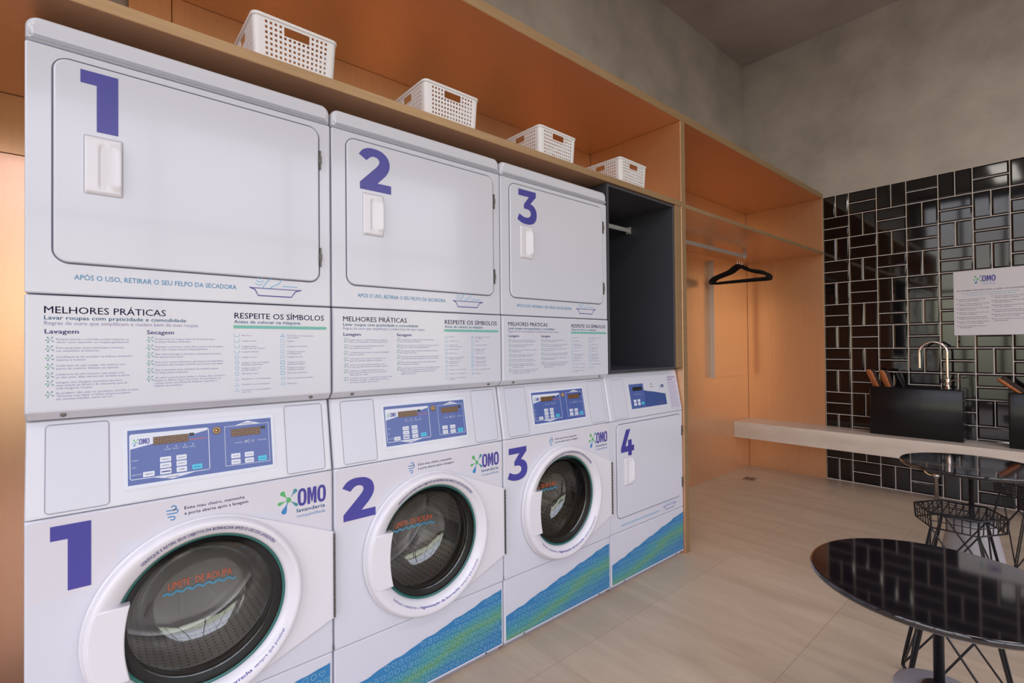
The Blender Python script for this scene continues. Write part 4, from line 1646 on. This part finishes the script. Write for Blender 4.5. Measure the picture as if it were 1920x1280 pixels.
# ------------------------------------------------------------------ laundry sinks
def make_sink():
    root = empty('laundry_sink', (0, 0, 0))
    # local: x depth 0..0.205, y length 0..-0.577, z 0..0.388
    L_, D_, H_ = .577, .205, .388

    def rr(x0, x1, y0, y1, r, z, n=5):
        return [(a, b, z) for a, b in rrect(x0, x1, y0, y1, r, n)]
    m = MB()
    rings = [rr(.004, D_ - .004, -L_ + .004, -.004, .006, 0), rr(0, D_, -L_, 0, .010, .006), rr(0, D_, -L_, 0, .010, H_ - .008), rr(.003, D_ - .003, -L_ + .003, -.003, .009, H_ - .002), rr(.008, D_ - .008, -L_ + .008, -.008, .007, H_),
             rr(.020, D_ - .018, -L_ + .14, -.018, .010, H_), rr(.023, D_ - .021, -L_ + .143, -.021, .010, H_ - .004), rr(.03, D_ - .03, -L_ + .15, -.03, .02, H_ - .16), rr(.05, D_ - .05, -L_ + .2, -.06, .02, H_ - .175)]
    m.loft(rings, True, True, 0, None, True)
    m.build('sink_body', black_ceramic, root)
    # ribbed washboard ledge at the back
    w = MB()
    w.box(D_ - .017, D_ - .005, -.42, -.16, H_ + .0003, H_ + .012)
    w.build('back_rail', black_ceramic, root)
    return root


sk = make_sink()
sk.location = (5.006, -.391, .4806)
tag(sk, 'glossy black rectangular sink with wooden brushes on the stone shelf', 'sink', 'black sinks on the stone bench')
s2 = copy_tree(sk)
s2.location = (4.985, -1.205, .4806)
tag(s2, 'glossy black sink at the right edge of the stone shelf', 'sink', 'black sinks on the stone bench')


def make_faucet(name='faucet'):
    root = empty(name, (0, 0, 0))
    b = MB()
    lathe_z(b, [(.0, 0), (.022, 0), (.022, .006), (.014, .010), (.012, .03), (.014, .045), (.014, .075), (.010, .085), (.0, .086)], (0, 0), 24)
    b.build('faucet_base', copper_chrome, root)
    p = [(0, 0, .08), (0, 0, .17), (0, 0, .26)]
    cy = .083
    for a in range(0, 181, 12):
        p.append((0, cy - cy * math.cos(R(a)), .275 + .085 * math.sin(R(a))))
    p += [(0, 2 * cy, .23), (0, 2 * cy, .155)]
    m = MB()
    tube(m, p, .0085, 14)
    m.build('spout', copper_chrome, root, label='tall rosy chrome gooseneck')
    h = MB()
    tube(h, [(0, 0, .058), (-.004, -.02, .060)], .008, 10)
    tube(h, [(-.004, -.02, .060), (-.012, -.085, .082)], [.0045, .003], 8)
    h.build('lever', copper_chrome, root)
    k = MB()
    tube(k, [(0, .018, .058), (0, .038, .058)], [.013, .015], 12)
    k.build('valve_knob', blackp, root)
    return root


fc = make_faucet()
fc.location = (5.095, -.872, .869)
tag(fc, 'chrome gooseneck faucet on the black sink', 'faucet')


def make_brush(tip):
    root = empty('scrub_brush', (0, 0, 0))
    m = MB()
    # oval wooden block: length z, width x, thickness y
    ring = []
    rings = []
    for i, (z, s) in enumerate(((-.0, .5), (.006, .8), (.02, 1), (.08, .96), (.13, 1), (.150, .8), (.158, .45))):
        rings.append([(.024 * s * math.cos(a), .0105 * (s ** .5) * math.sin(a), z) for a in [2 * PI * k / 20 for k in range(20)]])
    m.loft(rings, True, True, 0, None, True)
    m.build('brush_back', wood, root)
    b = MB()
    for i in range(5):
        for j in range(14):
            x = -.016 + .008 * i
            z = .016 + .0098 * j
            b.box(x - .0028, x + .0028, -.030, -.008, z - .0032, z + .0032)
    b.build('bristles', bristle_m, root)
    return root


br = make_brush(0)
BR = [((5.085, -.432, .835), (R(-27), R(0), R(58)), 'orange wooden scrubbing brush leaning at the left end of the black sink'),
      ((5.085, -.512, .828), (R(-24), R(0), R(58)), 'wooden scrubbing brush with dark bristles, second in the black sink'),
      ((5.065, -1.285, .835), (R(-48), R(0), R(20)), 'wooden brush lying in the sink at the right edge')]
for i, (loc, rot, lb) in enumerate(BR):
    o = br if i == 0 else copy_tree(br)
    o.location = loc
    o.rotation_euler = rot
    o.scale = (1.2, 1.2, 1.2)
    tag(o, lb, 'brush', 'wooden brushes in the sinks')
# black plastic comb brush beside them
cb = empty('plastic_brush', (5.11, -.60, .84), 0, label='black plastic brush leaning beside the wooden brushes', cat='brush')
cb.rotation_euler = (R(-26), 0, R(50))
bevel_box(-.018, .018, -.008, .006, 0, .158, .005).build('brush_back', blackp, cb)
m = MB()
for i in range(4):
    for j in range(12):
        m.box(-.013 + .0087 * i - .002, -.013 + .0087 * i + .002, -.028, -.008, .014 + .0115 * j - .003, .014 + .0115 * j + .003)
m.build('bristles', velvet, cb)

# pipes below the bench
pt = empty('drain_pipe', (5.13, -.75, 0), 0, label='brass trap and pipe under the stone shelf', cat='pipe')
m = MB()
tube(m, smooth_path([(0.0, .137, .325), (0, .137, .255), (0, .10, .235), (0, .05, .222), (0, .0, .218)], 4), .009, 10)
m.build('brass_arm', brass, pt)
m = MB()
tube(m, smooth_path([(0, .045, .240), (0, .03, .205), (0, .0, .185), (0, -.038, .190), (0, -.075, .225)], 5), .008, 10)
m.build('brass_trap', brass, pt)
m = MB()
lathe_z(m, [(.0, .004), (.014, .004), (.014, .17), (.026, .178), (.026, .20), (.0, .205)], (0, -.040), 20)
m.build('standpipe', chrome, pt)

# ------------------------------------------------------------------ sign on the tiles
sg = empty('notice_sign', (XF - .0098, -.9, 1.277), label='white printed notice board fixed to the black tiles', cat='sign')
# local y runs towards -Y, face to -X
TS = Matrix(((0, 1, 0, 0), (-1, 0, 0, 0), (0, 0, 1, 0), (0, 0, 0, 1)))
m = MB()
slab(m, rrect(0, .412, 0, .492, .003, 2), -.004, 0, .001, 0, TS, 1)
bd = m.build('sign_board', paper, sg)
p = MB()
y = -.0044
omo_logo(p, .112, .402, .125, .046, y, NAVY, GREEN, TEAL, BLUE, TS)
text(p, "lavanderia", .165, .388, .0070, .070, .0, y, BLUE, TS)
text(p, "compartilhada", .165, .377, .0060, .070, .0, y, BLUE, TS)
text(p, "As principais dicas para lavar e cuidar com praticidade", .020, .338, .0115, .370, .01, y, PURP, TS)
text(p, "siga as regras de uso da sua lavanderia compartilhada", .050, .319, .0085, .310, .0, y, CYAN, TS)
text(p, "e aproveite todo o conforto que ela oferece", .070, .303, .0085, .270, .0, y, CYAN, TS)
c1 = ["Verifique os bolsos antes de", "lavar as suas roupas.", "Separe as peças por cor e tecido", "e feche todos os zíperes.", "Não ultrapasse o limite de roupas", "indicado na porta.", "Respeite o tempo de uso de cada", "ciclo das máquinas.", "Mantenha a porta aberta após a", "lavagem para evitar mau cheiro.", "Limpe o filtro da secadora após", "cada uso e retire o felpo.", "Em caso de dúvidas, procure a", "administração."]
for i, l in enumerate(c1):
    text(p, l, .030, .272 - (i // 2) * .034 - (i % 2) * .0125, .0072, min(.170, len(l) * .0053), .006, y, GREY, TS)
for i, l in enumerate(c1[2:] ):
    text(p, l, .225, .285 - (i // 2) * .034 - (i % 2) * .0125, .0072, min(.170, len(l) * .0053), .006, y, GREY, TS)
for i in range(7):
    flat(p, [(.018, .272 - i * .034), (.023, .272 - i * .034), (.023, .279 - i * .034), (.018, .279 - i * .034)], y, PURP, TS)
for i in range(6):
    flat(p, [(.213, .285 - i * .034), (.218, .285 - i * .034), (.218, .292 - i * .034), (.213, .292 - i * .034)], y, PURP, TS)
p.build('sign_print', PRINT, bd)

# ------------------------------------------------------------------ pedestal tables
def make_table():
    root = empty('pedestal_table', (0, 0, 0))
    t = MB()
    r = .278
    lathe_z(t, [(0, .598), (r - .02, .598), (r - .006, .602), (r - .001, .608), (r, .613), (r - .001, .6175), (r - .0035, .6195), (r - .006, .620)], (0, 0), 96)
    t.add([((r - .006) * math.cos(2 * PI * j / 96), (r - .006) * math.sin(2 * PI * j / 96), .620) for j in range(96)], [tuple(range(96))])
    fixn(t.build('tabletop', table_black, root, label='glossy black round top'))
    p = MB()
    lathe_z(p, [(.0, .32), (.0115, .33), (.0115, .585), (.06, .592), (.06, .5975), (0, .5977)], (0, 0), 24)
    p.build('post', post_black, root)
    f = MB()
    lathe_z(f, [(0, .352), (.030, .352), (.034, .349), (.036, .342)], (0, 0), 32)
    f.build('flange', blackp, root)
    b = MB()
    lathe_z(b, [(0, .342), (.082, .342), (.090, .339), (.094, .332), (.0945, .30), (.097, .285), (.112, .21), (.126, .13), (.142, .06), (.155, .02), (.155, .002), (0, .002)], (0, 0), 64)
    fixn(b.build('cone_base', base_grey, root, label='pale grey conical foot'))
    return root


ta = make_table()
ta.location = (1.742, -1.296, 0)
tag(ta, 'round black pedestal table nearest the viewer at lower right', 'table', 'black pedestal tables')
tb2 = copy_tree(ta)
tb2.location = (3.415, -1.178, 0)
tag(tb2, 'round black pedestal table farther back, just before the stone shelf', 'table', 'black pedestal tables')

# ------------------------------------------------------------------ wire stools
def make_stool():
    root = empty('wire_stool', (0, 0, 0))
    H, hb, r = .45, .385, .162
    ang = [R(30 + 60 * k) for k in range(6)]
    C = [Vector((r * math.cos(a), r * math.sin(a), 0)) for a in ang]
    m = MB()
    wr = .0028
    tube(m, [(c.x, c.y, H) for c in C], .0042, 8, True)
    tube(m, [(c.x * .97, c.y * .97, hb) for c in C], .0036, 8, True)
    # side mesh
    for k in range(6):
        a, b = C[k], C[(k + 1) % 6]
        for i in range(6):
            t = i / 6
            p = a.lerp(b, t)
            tube(m, [(p.x, p.y, H), (p.x * .97, p.y * .97, hb)], wr * .8 if i else .0042, 6)
        tube(m, [(a.x * .985, a.y * .985, (H + hb) / 2), (b.x * .985, b.y * .985, (H + hb) / 2)], wr * .8, 6)
    # seat grid with a slight dish
    ap = r * math.cos(R(30))

    def inside(x, y):
        return all(x * math.cos(R(60 * k)) + y * math.sin(R(60 * k)) <= ap + 1e-6 for k in range(6))

    def zz(x, y):
        d = math.hypot(x, y) / r
        return H - .016 * (1 - d * d)
    st = .027
    for axis in (0, 1):
        for i in range(-6, 7):
            c = i * st
            run = []
            t = -r
            while t <= r + 1e-6:
                x, y = (c, t) if axis == 0 else (t, c)
                if inside(x, y): run.append((x, y, zz(x, y)))
                t += .009
            if len(run) > 2: tube(m, run[::2] + ([run[-1]] if len(run) % 2 == 0 else []), wr * .8, 6)
    m.build('wire_seat', post_black, root)
    # four splayed hairpin legs with crossing braces
    legs = [C[0], C[2], C[3], C[5]]
    feet = []
    for c in legs:
        f = Vector((c.x * 1.2, c.y * 1.75, 0))
        feet.append(f)
    for i in range(4):
        c, f = legs[i], feet[i]
        g_ = MB()
        top = Vector((c.x * .98, c.y * .98, hb))
        knee = Vector((f.x, f.y, .045))
        out = (f.normalized())
        foot = f - out * .035 + Vector((0, 0, .005))
        for s in (-1, 1):
            side_ = Vector((-out.y, out.x, 0)) * .0040 * s
            tube(g_, smooth_path([tuple(top + side_), tuple(top.lerp(knee, .5) + side_), tuple(knee + side_), tuple(f + Vector((0, 0, .010)) + side_ * .8), tuple(foot + side_ * .4)], 4), .0033, 8)
        g_.build('leg', post_black, root)
    for i, j in ((0, 1), (1, 2), (2, 3), (3, 0)):
        g_ = MB()
        for a, b in ((i, j), (j, i)):
            fa = feet[a] + Vector((0, 0, .028))
            tb_ = Vector((legs[b].x * .98, legs[b].y * .98, hb))
            tube(g_, [tuple(fa), tuple(tb_)], .0035, 6)
        g_.build('cross_brace', post_black, root)
    return root


so = make_stool()
so.location = (3.145, -1.165, 0)
so.rotation_euler.z = R(0)
SL = [None, ('low black wire stool tucked under the nearest table', (2.28, -1.262, 0), R(10)), ('black wire stool behind the farther table', (4.02, -1.36, 0), R(25))]
tag(so, 'black wire mesh stool between the two round tables', 'stool', 'black wire stools')
for lb, loc, rz in SL[1:]:
    o = copy_tree(so)
    o.location = loc
    o.rotation_euler.z = rz
    tag(o, lb, 'stool', 'black wire stools')

# small floor outlet
fo = empty('floor_outlet', (4.68, .45, 0.0), R(10), label='small dark square outlet set in the floor by the copper wall', cat='outlet')
bevel_box(-.055, .055, -.05, .05, 0.0003, .004, .001, 1).build('outlet_plate', mat('outlet_metal', (.30, .25, .21), .4, .5), fo)
m = MB()
for a, b in ((-.03, -.02), (.012, -.022), (-.022, .018), (.02, .02)):
    m.box(a - .012, a + .012, b - .010, b + .010, .0041, .0052)
m.build('outlet_insert', blackp, fo)
